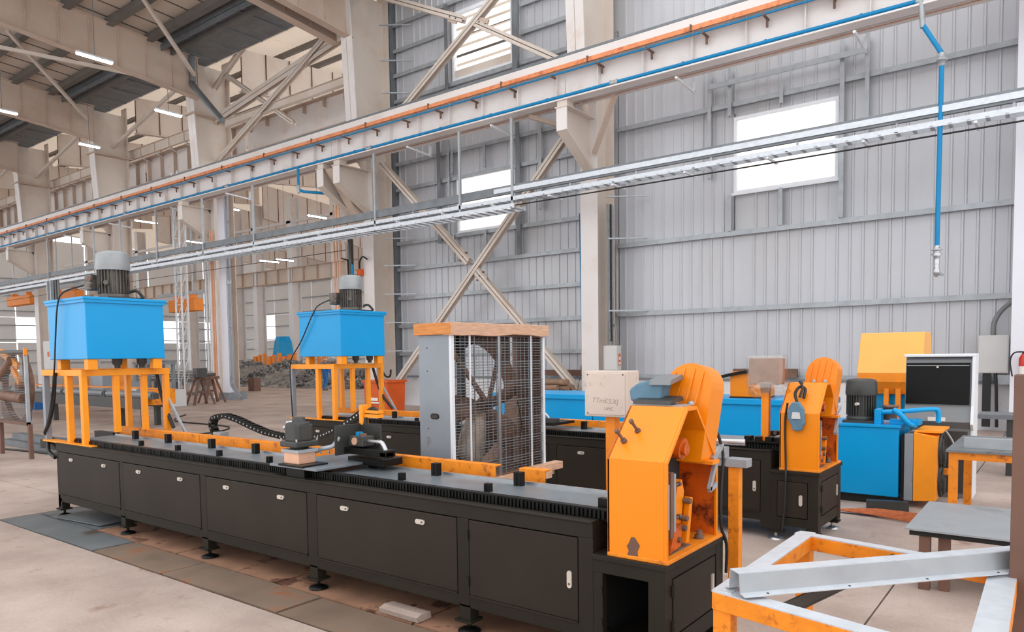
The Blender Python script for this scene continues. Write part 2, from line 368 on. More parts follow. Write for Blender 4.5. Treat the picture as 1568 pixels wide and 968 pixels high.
# jambs and studs round the windows
NST = [0]
def stud(x, z0, z1, w=.09, m='galv', y=WY - .16):
    NST[0] += 1; y -= .0031 * NST[0] + .02
    MB().box(x - w / 2, x + w / 2, y, y + .012, z0, z1).box(x - w / 2, x - w / 2 + .012, y, y + .14, z0, z1).build('window_stud', m, wall)
for x in (-7.08, -5.78): stud(x, 4.88, 5.80)
stud(-5.78, 7.85, 8.35)
stud(-4.38, 4.9, 9.0, .1); stud(-3.84, 6.6, 9.0); stud(-7.62, 6.3, 9.0); stud(-7.08, 7.8, 9.0)
MB().box(-7.6, -3.85, WY - .27, WY - .25, 8.55, 8.68).build('window_stud', 'galv', wall)
for x in (-16.6, -15.2): stud(x, 4.92, 5.82); stud(x, 7.85, 8.6)
stud(-17.2, 5.6, 9.2, .16, 'galv_dark'); stud(-13.85, 4.92, 9.0, .16, 'galv_dark'); stud(-13.0, 6.2, 9.0, .12); stud(-16.75, 5.8, 9.0)
stud(-16.75, 9.7, 13.4, .14, 'galv_dark'); stud(-13.9, 9.7, 13.4, .2, 'galv_dark')
# windows
def window(n, x0, x1, z0, z1, panes):
    w = MB().box(x0, x1, WY - .09, WY + .05, z0, z0 + .07).box(x0, x1, WY - .09, WY + .05, z1 - .07, z1).box(x0, x0 + .07, WY - .09, WY + .05, z0, z1).box(x1 - .07, x1, WY - .09, WY + .05, z0, z1).build('window_%d' % n, 'white_sheet')
    w['kind'] = 'structure'
    for i in range(panes):
        a = x0 + .07 + (x1 - x0 - .14) * i / panes; b = x0 + .07 + (x1 - x0 - .14) * (i + 1) / panes
        MB().box(a, b, WY - .02, WY - .012, z0 + .07, z1 - .07).build('window_pane', 'louvre', w)
    MB().box(x0 - .05, x1 + .05, WY - .13, WY - .09, z0 - .05, z0 + .01).build('window_sill', 'white_sheet', w)
    return w
window(1, -7.0, -4.47, 5.83, 7.76, 1)
window(2, -16.5, -14.07, 5.86, 7.74, 2)
w3 = struct('window_3', MB().box(-16.6, -16.53, WY - .1, WY + .06, 10.95, 13.05).box(-14.15, -14.08, WY - .1, WY + .06, 10.95, 13.05).box(-16.6, -14.08, WY - .1, WY + .06, 10.88, 10.96).box(-16.6, -14.08, WY - .1, WY + .06, 13.0, 13.1), 'white_sheet')
for i in range(7):
    z = 11.28 + i * .29
    MB().add([(-16.52, WY - .04, z - .15), (-14.16, WY - .04, z - .15), (-14.16, WY + .04, z + .10), (-16.52, WY + .04, z + .10)], [(0, 1, 2, 3)]).build('louvre_blade', 'louvre', w3)
MB().box(-16.53, -14.15, WY - .05, WY + .02, 10.96, 11.22).build('louvre_sill_panel', 'cream', w3)

# ================================================================== STEEL FRAME
def column(x, label, z1=14.2, low=True, mats='cream', yf0=17.6, yf1=16.75, yb=18.55):
    c = thing('steel_column', label, 'column', (x, 18.1, 0))
    # tapered web and flanges
    w = .27
    MB().box(x - w, x + w, yf0, yf0 + .025, 0, 8.6).build('front_flange', 'white_beam', c)  # front flanges whiter than the web, light on them put into the colour
    MB().prism([(yf0 - .55, 8.6), (yf0 - .525, 8.6), (yf1 + .05, z1), (yf1, z1)], x - w, x + w).build('upper_flange', 'white_beam', c)
    MB().box(x - w, x + w, yb - .025, yb, 0, z1 + .4).build('rear_flange', mats, c)
    MB().prism([(yf0, 0), (yb, 0), (yb, z1), (yf1, z1), (yf0 - .55, 8.6), (yf0, 8.0)], x - .01, x + .01).build('web', mats, c)
    MB().box(x - .32, x + .32, yf0 - .12, yb + .1, 0, .04).build('base_plate', 'galv_dark', c)
    return c
def corbel(c, x, y0=16.22, y1=17.6, top=8.14):
    # bracket: end plate, web, sloping bottom flange, top plate
    MB().box(x - .16, x + .16, y0, y0 + .03, top - .58, top).build('bracket_end_plate', 'white_beam', c)
    MB().prism([(y0, top), (y1, top), (y1, top - 1.35), (y1 - .15, top - 1.35), (y0, top - .56)], x - .01, x + .01).build('bracket_web', 'cream', c)
    MB().prism([(y0, top - .58), (y0, top - .555), (y1, top - 1.37), (y1, top - 1.40)], x - .16, x + .16).build('bracket_bottom_flange', 'cream', c)
    MB().box(x - .2, x + .2, y0 - .02, y1, top, top + .03).build('bracket_top_plate', 'cream', c)
c_mid = column(-10.65, 'cream steel column beside the grey switch box, bracket carrying the crane beam'); corbel(c_mid, -10.62)
MB().bar((-10.4, 17.5, 7.2), (-9.3, 16.7, 8.3), .12, .1).build('knee_strut', 'tan', c_mid)
MB().bar((-10.9, 17.5, 7.9), (-12.0, 16.7, 8.3), .12, .1).build('knee_strut', 'tan', c_mid)
c_l = column(-19.66, 'cream steel column behind the second blue tank, edge of the cladding wall'); corbel(c_l, -19.6); corbel(c_l, -20.45)
MB().prism([(16.25, 8.1), (17.6, 8.1), (17.6, 6.4)], -20.2, -19.85).build('bracket_gusset', 'tan', c_l)
c_2 = column(-29.6, 'cream steel column with brown conduits beside the sawhorses'); corbel(c_2, -29.6)
cols = [(-38.9, 'cream steel column directly behind the large grey motor'), (-48.6, 'cream steel column at the far left behind grey conduits'),
        (-58.0, 'distant cream column left of the roller conveyor'), (-67.5, 'most distant cream column of the crane row')]
for x, l in cols:
    c = column(x, l); corbel(c, x)
# clamp collars on upper columns
for x in (-29.6, -38.9, -48.6):
    o = MB().box(x - .36, x + .36, 16.75, 18.75, 12.0, 12.05)
    o.build('stiffener_plate', 'tan', [q for q in bpy.data.objects if q.name.startswith('steel_column') and abs(q.location.x - x) < .1][0])
# bluish white shaft beside column 3
wc = thing('white_column', 'bluish white painted column with grey downpipe at its foot', 'column', (-28.75, 17.6, 0))
MB().box(-29.02, -28.5, 17.55, 17.58, 0, 9).build('front_flange', 'white_pillar', wc)
MB().box(-28.8, -28.72, 17.58, 17.9, 0, 9).build('web', 'white_pillar', wc)
MB().box(-29.1, -28.4, 17.4, 18.3, 0, .3).build('base_block', 'galv_dark', wc)
dp = thing('downpipe', 'grey rainwater downpipe on the white column kicking out at floor', 'pipe', (-28.35, 17.45, 0))
MB().tube([(-28.40, 17.62, 9), (-28.40, 17.62, .9)], .075, 10, 1).tube([(-28.40, 17.62, 1.0), (-28.40, 17.62, .7), (-28.1, 17.5, .5), (-27.2, 17.25, .1)], .085, 10, 3).build('pipe', 'panel_grey', dp)
MB().cyl((-28.40, 17.62, 4.9), (-28.40, 17.62, 5.05), .1).build('pipe_joint', 'galv', dp)
for x, r, lab in ((-29.25, .05, 'brown vertical conduit left of the white column'), (-29.12, .04, 'thin brown vertical conduit against the white column')):
    tag(MB().tube([(x, 17.35, 7.2), (x, 17.35, 0)], r, 8, 1).build('conduit', 'pink_rail'), lab, 'conduit')
# pillar at right edge
rp_ = thing('white_pillar', 'white painted pillar at the right edge with chipped patches', 'pillar', (-.67, 17.9, 0))
MB().box(-.93, -.4, 17.6, 18.7, 0, 10.5).build('shaft', 'white_pillar', rp_)
MB().box(-1.0, -.33, 17.55, 18.8, 0, .05).build('base_plate', 'galv_dark', rp_)

# horizontal girt stays from columns back to the wall
ORD = ['first', 'second', 'third', 'fourth', 'fifth', 'sixth', 'seventh', 'eighth', 'ninth', 'tenth', 'eleventh', 'twelfth', 'thirteenth']
for x, xe in ((-19.3, -18.4), (-10.35, -9.4)):
    for k_, z in enumerate((2.95, 4.95, 6.1, 10.25, 11.6) if x > -12 else (.95, 1.95, 2.95, 3.95, 4.95, 5.9, 9.75, 10.9, 12.0, 13.2)):
        tag(MB().bar((x + .02, 18.0, z), (xe, 18.66, z), .05, .04).build('girt_stay', 'galv'), '%s thin galvanised stay bar, counted upward, on the %s cream column' % (ORD[k_], 'middle' if x > -12 else 'left'), 'bar', 'girt stays between columns and cladding wall')

# X bracing in the bay left of the middle column
br = thing('cross_bracing', 'lower cream X brace between the two cream columns', 'brace', (-15.2, 18.0, .4))
def brace(par, p0, p1, w=.2, m='cream'): MB().ibar(p0, p1, w, .2, .02, (0, 1, 0)).build('brace_member', m, par)
brace(br, (-19.3, 18.0, 8.5), (-15.35, 18.0, 4.72)); brace(br, (-15.1, 18.0, 4.5), (-11.1, 18.0, .5)); brace(br, (-19.3, 17.98, .25), (-11.1, 17.98, 8.5))
for a in ((-15.55, 4.92), (-14.85, 4.25)):
    MB().cbox((a[0], 17.95, a[1]), (.5, .05, .3), (0, R(45), 0)).build('gusset_plate', 'tan', br)
    for k in (-.17, 0, .17): MB().cyl((a[0] + k * .7, 17.9, a[1] + k * .7), (a[0] + k * .7, 17.98, a[1] + k * .7), .03, n=6).build('bolt', 'rust_bracket', br)
br2 = thing('cross_bracing', 'upper cream X brace in front of the louvred window', 'brace', (-15.2, 18.0, 9.3))
brace(br2, (-19.3, 18.0, 14.2), (-15.4, 18.0, 12.3)); brace(br2, (-15.0, 18.0, 12.1), (-10.9, 18.0, 9.6)); brace(br2, (-19.3, 17.98, 9.4), (-12.2, 17.98, 13.8))
for a in ((-15.8, 12.45), (-14.6, 11.95)):
    MB().cbox((a[0], 17.95, a[1]), (.4, .05, .3), (0, R(28), 0)).build('gusset_plate', 'tan', br2)
    for k in (-.12, .12): MB().cyl((a[0] + k, 17.9, a[1] - k * .5), (a[0] + k, 17.98, a[1] - k * .5), .03, n=6).build('bolt', 'rust_bracket', br2)
# bracing in the row plane between far columns
br3 = thing('cross_bracing', 'cream diagonal braces high up between the two nearest left columns', 'brace', (-25, 18, 11.4))
brace(br3, (-30.4, 18.0, 11.9), (-20.1, 18.0, 13.5), .35); brace(br3, (-29.4, 17.9, 10.2), (-21, 17.9, 13.9), .2); brace(br3, (-29, 18.1, 13.9), (-24.3, 18.1, 10.9), .16)
MB().ibar((-28.9, 18.0, 11.75), (-20.1, 18.0, 11.75), .2, .3, .02).build('strut', 'cream', br3)
brace(br3, (-30.4, 18.0, 13.0), (-26.5, 18.0, 15.0), .16); MB().bar((-26.5, 18, 15.0), (-21.5, 18, 14.6), .15, .12).build('strut', 'cream', br3)
for i, (xa, xb) in enumerate(((-38.2, -30.3), (-48.0, -39.5), (-57.3, -49.2))):
    b = thing('cross_bracing', ['single cream diagonal brace above the crane beam, behind the big motor', 'cream diagonal brace at far upper left beyond the second lamp', 'most distant cream diagonal brace of the row'][i], 'brace', (xa, 18.0, 12.6))
    MB().bar((xa - .8, 17.9, 12.5), (xb - .6, 17.9, 14.4), .14, .14).build('brace_member', 'cream', b)

# ---- near crane runway beam
cb = thing('crane_runway_beam', 'long white crane runway beam with stiffeners, nearest in the hall', 'crane beam', (-30, 16.5, 8.2))
X0, X1 = -70, 4.5
xs = [X0, -48.6, -38.9, -29.6, -20.0, -10.6, -.9, X1]
for a, b in zip(xs[:-1], xs[1:]):
    MB().box(a + .01, b - .01, 16.38, 16.40, 8.36, 9.38).build('web_plate', 'white_beam', cb)
MB().box(X0, X1, 16.21, 16.56, 8.325, 8.36).build('bottom_flange', 'white_beam', cb)
MB().box(X0, X1, 16.2, 16.6, 9.36, 9.385).build('top_flange', 'tan', cb)
x = X1 - .3
k = 0
while x > X0 and k < 62:
    MB().box(x - .008, x + .008, 16.24, 16.38, 8.36, 9.36).build('stiffener', 'white_beam', cb); x -= 1.25; k += 1
MB().box(X0, X1, 16.18, 16.30, 9.385, 9.44).build('crane_rail', 'galv_dark', cb)
for x in (-67.5, -58.0, -48.6, -38.9, -29.6, -20.45, -19.6, -10.62): MB().box(x - .15, x + .15, 16.25, 16.55, 8.18, 8.32).build('bearing_block', 'cream', cb)
sg = thing('surge_girder', 'peach channel girder, tinted for its shade, running behind the white crane beam', 'girder', (-30, 17.2, 8.5))
MB().box(X0, X1, 17.28, 17.3, 8.50, 8.68).box(X0, X1, 17.2, 17.3, 8.48, 8.5).box(X0, X1, 17.2, 17.3, 8.68, 8.7).build('channel', 'pink_rail', sg)  # shade on the girder web put into the peach colour
MB().box(X0, X1, 17.14, 17.2, 8.44, 8.48).build('lower_angle', 'white_beam', sg)
MB().box(X0, X1, 16.62, 17.1, 8.52, 8.53).build('surge_plate', 'gloss_white', sg)
MB().box(X0, X1, 17.1, 17.13, 8.50, 8.56).build('plate_edge', 'white_beam', sg)
# conductors on brackets
cr_ = thing('conductor_rail', 'orange conductor rail line under the top flange of the crane beam', 'rail', (-30, 16.1, 8.9))
for i, (y, z, m, r) in enumerate(((16.16, 9.26, 'white_beam', .095), (16.1, 9.115, 'copper_rail', .03), (16.08, 9.055, 'copper_rail', .022), (16.14, 8.97, 'blue_pipe', .018))):
    MB().box(X0, X1, y - .02, y + .02, z - r, z + r).build('conductor_bar', m, cr_)
x = 4.2; k = 0
while x > X0:
    MB().box(x - .02, x + .02, 16.03, 16.38, 8.90, 8.94).box(x - .02, x + .02, 16.27, 16.31, 8.74, 8.92).build('rail_bracket', 'rust_bracket', cr_)
    if k % 2 == 0: MB().box(x - .3, x - .27, 16.04, 16.12, 9.03, 9.17).build('rail_clip', 'rust_bracket', cr_)
    x -= 1.365; k += 1
# blue air main on the bottom flange
bp_ = thing('air_pipe', 'long blue compressed air pipe along the foot of the crane beam', 'pipe', (-30, 16.27, 8.44))
MB().tube([(X0, 16.25, 8.42), (-2.5, 16.25, 8.42)], .042, 10, 1).build('pipe', 'blue_pipe', bp_)
x = -3.5
while x > X0:
    MB().cyl((x, 16.25, 8.42), (x + .05, 16.25, 8.42), .056, n=10).build('pipe_clip', 'blue_pipe' , bp_); x -= 1.9
for x in (-9.2, -18.1, -26.2, -34.5, -43): MB().lathe((x, 16.25, 8.42), [(.045, 0), (.075, .02), (.05, .08), (.05, .14), (.075, .2), (.045, .22)], 12, 'x').build('pipe_coupling', 'galv', bp_)
# pipe drop at the right edge
bd = thing('air_pipe', 'blue air drop pipe with valve hanging before the right cladding', 'pipe', (-2.1, 16.25, 3.2))
MB().tube([(-2.5, 16.25, 8.42), (-2.42, 16.25, 8.38), (-2.40, 16.25, 8.2), (-2.38, 16.25, 7.9)], .05, 10, 3).build('elbow', 'galv', bd)
MB().tube([(-2.38, 16.25, 7.95), (-2.06, 16.25, 7.35)], .045, 10, 1).build('sloping_pipe', 'blue_pipe', bd)
MB().lathe((-2.05, 16.25, 7.1), [(.045, 0), (.06, .02), (.06, .09), (.1, .1), (.1, .13), (.07, .14), (.05, .25)], 12).build('union_joint', 'galv', bd)
MB().tube([(-2.05, 16.25, 7.15), (-2.07, 16.25, 3.74)], .045, 10, 1).build('drop_pipe', 'blue_pipe', bd)
MB().lathe((-2.07, 16.25, 3.22), [(.02, -.08), (.05, -.04), (.07, .02), (.05, .09), (.045, .16), (.055, .2), (.05, .22), (.05, .3), (.1, .36), (.06, .38), (.06, .42), (.1, .44), (.06, .46), (.045, .52)], 14).build('ball_valve', 'steel', bd)
MB().box(-2.15, -1.98, 16.2, 16.22, 3.55, 3.57).cyl((-2.02, 16.2, 3.2), (-1.95, 16.1, 3.16), .03, n=8).build('valve_handle', 'galv', bd)
b2 = thing('air_pipe', 'short blue branch pipe hanging under the crane beam above the second tank', 'pipe', (-20.3, 16.2, 7.2))
MB().tube([(-21.6, 16.2, 8.42), (-21.6, 16.2, 7.75)], .05, 8, 1).build('pipe', 'blue_pipe', b2)
MB().tube([(-21.6, 16.2, 7.62), (-21.45, 16.3, 7.55), (-20.1, 17.3, 7.4)], .05, 8, 1).build('branch', 'blue_pipe', b2)
MB().lathe((-21.6, 16.2, 7.5), [(.05, 0), (.07, .05), (.06, .12), (.07, .2), (.05, .28)], 12).build('valve', 'galv', b2)
# thin arms below the beam, carrying hangers
hx = [-12.25, -14.15, -17.75, -24.4, -27.9, -31.6, -34.9, -37.6, -43.0]
# ---- cable tray under the beam
ct = thing('cable_tray', 'long galvanised cable tray hung below the crane beam', 'cable tray', (-25, 16.3, 5.8))
MB().box(-60, 1.5, 16.25, 16.27, 6.19, 6.42).box(-60, 1.5, 16.27, 16.33, 6.40, 6.42).box(-60, 1.5, 16.27, 16.33, 6.19, 6.21).build('upper_channel', 'galv_dark', ct)
MB().box(-12.9, 1.5, 16.22, 16.24, 6.24, 6.36).build('upper_rail_face', 'galv_bright', ct)
def ladder(x0, x1, y0, y1, z, h=.11, pitch=.3):
    MB().box(x0, x1, y0, y0 + .015, z, z + h).build('ladder_side_rail', 'galv_bright', ct)
    MB().box(x0, x1, y1, y1 + .015, z, z + h).build('ladder_side_rail', 'galv_bright', ct)
    x = x1 - .1; mb = MB()
    while x > x0: mb.box(x - .03, x + .03, y0, y1, z + .01, z + .03); x -= pitch
    o = mb.build('ladder_rungs', 'galv', ct); o['kind'] = 'stuff'
ladder(-60, 1.5, 16.2, 16.5, 5.98)
ladder(-60, -12.0, 15.95, 16.5, 5.72, .12)
x = 1.0
while x > -58:
    MB().box(x - .02, x + .02, 16.26, 16.30, 6.05, 6.25).build('tray_link', 'galv', ct)
    MB().box(x - .6, x - .55, 16.1, 16.75, 5.9, 5.94).build('tray_cross_bracket', 'white_sheet', ct); x -= 1.9
# cables in tray and the black cable below
tag(MB().tube([(-12.2, 16.3, 5.86), (-6, 16.3, 5.84), (1.5, 16.3, 5.84)], .018, 6, 1).build('cable', 'rubber'), 'black cable strung just below the tray, right of the middle column', 'cable')
tag(MB().tube([(-58, 16.35, 6.06), (-30, 16.35, 6.07), (-10.5, 16.35, 6.05)], .03, 6, 1).tube([(-58, 16.1, 5.8), (-12.5, 16.15, 5.79)], .025, 6, 1).build('cable', 'rubber'), 'black cables lying in the left part of the ladder tray', 'cable')
tag(MB().tube([(-58, 16.4, 5.25), (-40, 16.4, 5.35), (-20, 16.9, 5.45)], .012, 5, 1).build('cable', 'rubber'), 'thin wire strung beneath the tray at left', 'cable')
for i, x in enumerate(hx):
    MB().box(x - .035, x + .035, 16.2, 16.26, 5.72, 8.2).build('hanger', 'galv', ct)
for k_, x in enumerate((-3.6, -7.45, -13.0, -16.3, -26.2, -30.4, -36, -41)): 
    a = thing('bracket_arm', '%s thin light arm under the crane beam, counted from the right' % ORD[k_], 'bracket', (x, 16.5, 8.2), 'light arms under the crane beam')
    MB().bar((x, 16.25, 8.16), (x, 17.35, 8.1), .05, .05).build('arm', 'white_sheet', a)
    MB().bar((x, 17.3, 8.1), (x, 17.3, 8.4), .05, .05).build('upright', 'white_sheet', a)

# ---- rafters of this hall
def rafter(x, label, y0=-3.0, yc=17.0, m='tan'):
    r = thing('roof_rafter', label, 'rafter', (x, yc, 12.5))
    sl, st = .092, .058
    zb = lambda y: 12.5 + (yc - y) * sl; zt = lambda y: 14.2 + (16.3 - y) * st
    MB().prism([(y0, zb(y0)), (yc, zb(yc)), (yc, zb(yc) + .03), (y0, zb(y0) + .03)], x - .16, x + .16).build('bottom_flange', m, r)
    MB().prism([(y0, zt(y0)), (yc, zt(yc)), (yc, zt(yc) - .03), (y0, zt(y0) - .03)], x - .16, x + .16).build('top_flange', m, r)
    y = yc
    while y > y0:
        ya = max(y - 1.05, y0)
        MB().prism([(ya, zb(ya)), (y - .012, zb(y)), (y - .012, zt(y)), (ya, zt(ya))], x - .01, x + .01).build('web_panel', m, r)
        MB().box(x + .01, x + .05, y - .04, y - .012, zb(y) + .02, zt(y) - .02).build('web_stiffener', m, r)
        y = ya
    return r
rafter(-19.6, 'near tan roof rafter meeting the column behind the second blue tank')
rafter(-20.35, 'twin tan rafter just left of the nearest one')
rafter(-29.0, 'deep tan roof rafter crossing the upper left, with stiffeners', yc=16.9)
rafter(-38.3, 'second tan rafter from the upper left corner, above a lit tube', yc=16.8)
rafter(-47.9, 'third tan rafter at the far left edge', yc=16.8)
rafter(-57.4, 'fourth and most distant tan rafter', yc=16.8)
# ceiling sheets and purlins
ceil = struct('ceiling', MB().prism([(-4, 15.66), (15.2, 14.55), (15.2, 14.57), (-4, 15.68)], -75, -60), 'roof')
xx = -60
while xx < -14:
    MB().prism([(-4, 15.62), (15.4, 14.5), (15.4, 14.52), (-4, 15.64)], xx + .01, xx + .98).build('roof_sheet', 'roof', ceil)
    MB().prism([(-4, 15.60), (15.4, 14.48), (15.4, 14.5), (-4, 15.62)], xx + .96, xx + 1.02).build('sheet_lap', 'purlin', ceil)
    xx += 1.0
y = 14.8
while y > -3:
    z = 14.44 + (15.2 - y) * .0577
    MB().box(-75, -14, y, y + .24, z - .26, z).build('purlin', 'purlin', ceil)
    y -= 1.5
struct('trim_1', MB().box(-100, -17, 17.64, 17.68, 14.2, 15.6).box(-100, -17, 17.64, 18.3, 15.56, 15.6), 'roof')
g = thing('valley_gutter', 'wide dark grey valley gutter above the column row', 'gutter', (-40, 16.3, 14.0))
MB().box(-75, -17, 15.35, 17.6, 14.18, 14.2).build('gutter_bed', 'galv_dark', g)
MB().box(-75, -17, 15.35, 15.4, 14.0, 14.6).build('gutter_side', 'galv_dark', g)
MB().box(-75, -17, 15.75, 15.85, 13.95, 14.18).build('gutter_side', 'purlin', g)
x = -17.5
while x > -60: MB().box(x, x + .04, 15.4, 17.6, 14.14, 14.18).build('gutter_rib', 'galv_dark', g); x -= 1.6
# grey gutter outlet pipe
tag(MB().tube([(-28.9, 16.6, 14.2), (-28.9, 16.6, 13.2), (-28.8, 16.6, 12.9), (-27.0, 16.7, 11.2)], .13, 10, 3).build('drain_pipe', 'galv_dark'), 'grey gutter drain pipe beside the third cream column', 'pipe')
# fly braces from rafters down at an angle
for i, (p, q) in enumerate((((-26.6, 10.6, 15.0), (-22.95, 13.2, 11.3)), ((-38.6, 12.6, 15.9), (-30.6, 13.4, 11.5)), )):
    pass
tag(MB().bar((-24.5, 11.6, 14.6), (-28.75, 16.6, 13.35), .12, .12).build('fly_brace', 'cream'), 'slim cream brace dropping to the near end of the deep rafter', 'brace')
tag(MB().bar((-32.4, 11.2, 14.3), (-37.95, 16.4, 13.3), .12, .12).build('fly_brace', 'cream'), 'slim cream brace crossing between the two left rafters', 'brace')
tag(MB().bar((-33.5, 11.2, 14.0), (-29.2, 14.4, 12.85), .15, .12).build('fly_brace', 'cream'), 'cream strut meeting the deep rafter above the nearest lit tube', 'brace')

# ---- adjoining hall: runway beam, roof, far row, far walls
ab = thing('crane_runway_beam', 'cream runway beam of the adjoining hall, seen above the near one', 'crane beam', (-40, 19.7, 11))
for a, b in ((-75, -48.9), (-48.9, -39.2), (-39.2, -29.9), (-29.9, -19.7)):
    MB().box(a + .1, b - .1, 19.69, 19.71, 11.05, 12.25).build('web_plate', 'white_beam', ab)
MB().box(-75, -19.7, 19.45, 19.95, 12.25, 12.29).build('top_flange', 'tan', ab)
MB().box(-75, -19.7, 19.45, 19.95, 11.0, 11.04).build('bottom_flange', 'tan', ab)
x = -20.4
k = 0
while x > -60: MB().box(x, x + .02, 19.5, 19.69, 11.9 if x > -30 else 11.05, 12.24).build('stiffener', 'tan', ab); x -= 1.3
wl = thing('service_walkway', 'cream walkway girder with lacing along the adjoining runway', 'walkway', (-45, 18.9, 11.9))
MB().box(-75, -30.2, 18.88, 18.9, 12.1, 12.55).build('side_channel', 'cream', wl)
MB().box(-75, -30.2, 18.8, 18.9, 12.55, 12.57).box(-75, -30.2, 18.8, 18.9, 12.08, 12.1).build('channel_flanges', 'tan', wl)
x = -31
while x > -62: MB().box(x, x + .03, 18.85, 18.88, 12.1, 12.55).build('stiffener', 'tan', wl); MB().bar((x, 18.9, 12.06), (x - .5, 19.6, 12.06), .08, .02).build('lacing_bar', 'white_sheet', wl); x -= 1.4
def far_rafter(x, label):
    r = thing('roof_rafter', label, 'rafter', (x, 19, 13.4))
    y = 18.9
    while y < 38:
        yb_ = y + 1.25; f = lambda q: 13.4 + (q - 18.9) * .1; t_ = lambda q: 15.2 + (q - 18.9) * .09
        MB().prism([(y + .012, f(y)), (yb_, f(yb_)), (yb_, t_(yb_)), (y + .012, t_(y))], x - .01, x + .01).build('web_panel', 'cream', r)
        MB().box(x + .01, x + .06, y, y + .03, f(y) + .02, t_(y)).build('web_stiffener', 'rust_bracket', r); y = yb_
    MB().prism([(18.9, 13.37), (38.9, 15.37), (38.9, 15.41), (18.9, 13.41)], x - .16, x + .16).build('bottom_flange', 'cream', r)
    if x < -40:
        y = 39.2
        while y < 59:
            f = lambda q: 14.2 - (q - 39.2) * .12; t_ = lambda q: 17.2 - (q - 39.2) * .09
            MB().prism([(y + .02, f(y)), (y + 1.6, f(y + 1.6)), (y + 1.6, t_(y + 1.6)), (y + .02, t_(y))], x - .01, x + .01).build('web_panel', 'white_beam', r)
            MB().box(x + .01, x + .06, y, y + .04, f(y) + .02, t_(y)).build('web_stiffener', 'rust_bracket', r); y += 1.6
        MB().prism([(39.2, 14.17), (59, 11.79), (59, 11.83), (39.2, 14.21)], x - .16, x + .16).build('bottom_flange', 'cream', r)
for x, l in ((-29.0, 'cream rafter of the adjoining hall behind the tall cream column'), (-38.5, 'second cream rafter of the adjoining hall'), (-48, 'third cream rafter of the adjoining hall'), (-57.5, 'fourth cream rafter of the adjoining hall'), (-67, 'fifth cream rafter of the adjoining hall'), (-76.5, 'sixth and farthest cream rafter of the adjoining hall')): far_rafter(x, l)
# adjoining roof: sheets made translucent, added to brighten the hall below
xx = -100
k = 0
while xx < -19:
    MB().prism([(18.2, 15.5), (39.5, 17.4), (39.5, 17.42), (18.2, 15.52)], xx, xx + 1.98).build('roof_sheet', 'roof_glow', ceil)
    MB().prism([(39.5, 17.4), (60, 15.5), (60, 15.52), (39.5, 17.42)], xx, xx + 1.98).build('roof_sheet', 'roof_glow', ceil)
    xx += 2.0; k += 1
for y in range(19, 39, 2): MB().box(-100, -19, y, y + .2, 15.22 + (y - 18.2) * .089, 15.4 + (y - 18.2) * .089).build('purlin', 'purlin', ceil)
# far row of columns and far beam
FR = 38.9
fb = thing('crane_runway_beam', 'hazy distant runway beam seen under the cable tray', 'crane beam', (-60, FR, 8.2))
for i in range(9): MB().box(-46 - 7 * (i + 1) + .05, -46 - 7 * i, FR - .02, FR, 8.25, 9.4).build('web_plate', 'cream', fb)
MB().box(-109, -44, FR - .25, FR + .2, 9.4, 9.46).box(-109, -44, FR - .25, FR + .2, 8.2, 8.25).build('flanges', 'tan', fb)
for i in range(26): MB().box(-46 - 1.8 * i, -45.95 - 1.8 * i, FR - .2, FR, 8.25, 9.4).build('stiffener', 'tan', fb)
fcx = [-47.5, -53.3, -58.5, -61.8, -70, -80, -92]
for i, x in enumerate(fcx):
    c = thing('steel_column', 'pale distant column in the far row of the adjoining hall', 'column', (x, FR, 0), 'distant columns of the far row')
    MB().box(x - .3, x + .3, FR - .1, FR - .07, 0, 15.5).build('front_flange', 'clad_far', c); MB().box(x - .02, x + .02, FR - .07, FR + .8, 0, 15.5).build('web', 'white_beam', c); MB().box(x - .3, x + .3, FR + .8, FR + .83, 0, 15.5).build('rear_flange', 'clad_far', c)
for z, n_ in ((11.2, 'lower'), (13.2, 'upper')):
    tag(MB().box(-98, -44, FR - .1, FR + .1, z, z + .22).build('tie_strut', 'white_sheet'), '%s long pale tie strut above the hazy distant runway beam' % n_, 'strut')
# far halls' outer walls
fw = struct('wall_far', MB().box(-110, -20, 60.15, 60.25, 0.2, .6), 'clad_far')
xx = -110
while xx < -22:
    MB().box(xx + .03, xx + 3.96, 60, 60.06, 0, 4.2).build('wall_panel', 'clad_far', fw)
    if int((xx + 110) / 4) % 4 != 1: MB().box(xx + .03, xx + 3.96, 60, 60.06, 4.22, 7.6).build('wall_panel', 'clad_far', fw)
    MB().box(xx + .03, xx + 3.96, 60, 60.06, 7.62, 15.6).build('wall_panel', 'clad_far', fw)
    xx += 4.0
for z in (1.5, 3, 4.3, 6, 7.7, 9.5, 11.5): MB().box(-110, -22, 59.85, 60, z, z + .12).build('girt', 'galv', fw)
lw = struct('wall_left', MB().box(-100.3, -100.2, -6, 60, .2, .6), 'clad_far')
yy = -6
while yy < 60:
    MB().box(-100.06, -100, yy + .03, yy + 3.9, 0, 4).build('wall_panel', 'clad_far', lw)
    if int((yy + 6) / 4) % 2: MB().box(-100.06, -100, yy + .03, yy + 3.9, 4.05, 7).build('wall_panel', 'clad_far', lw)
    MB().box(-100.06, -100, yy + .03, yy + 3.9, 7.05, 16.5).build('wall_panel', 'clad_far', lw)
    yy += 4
for z in (1.5, 3, 4.3, 6, 7.7, 9.5, 11.5): MB().box(-100, -99.85, -6, 60, z, z + .12).build('girt', 'galv', lw)

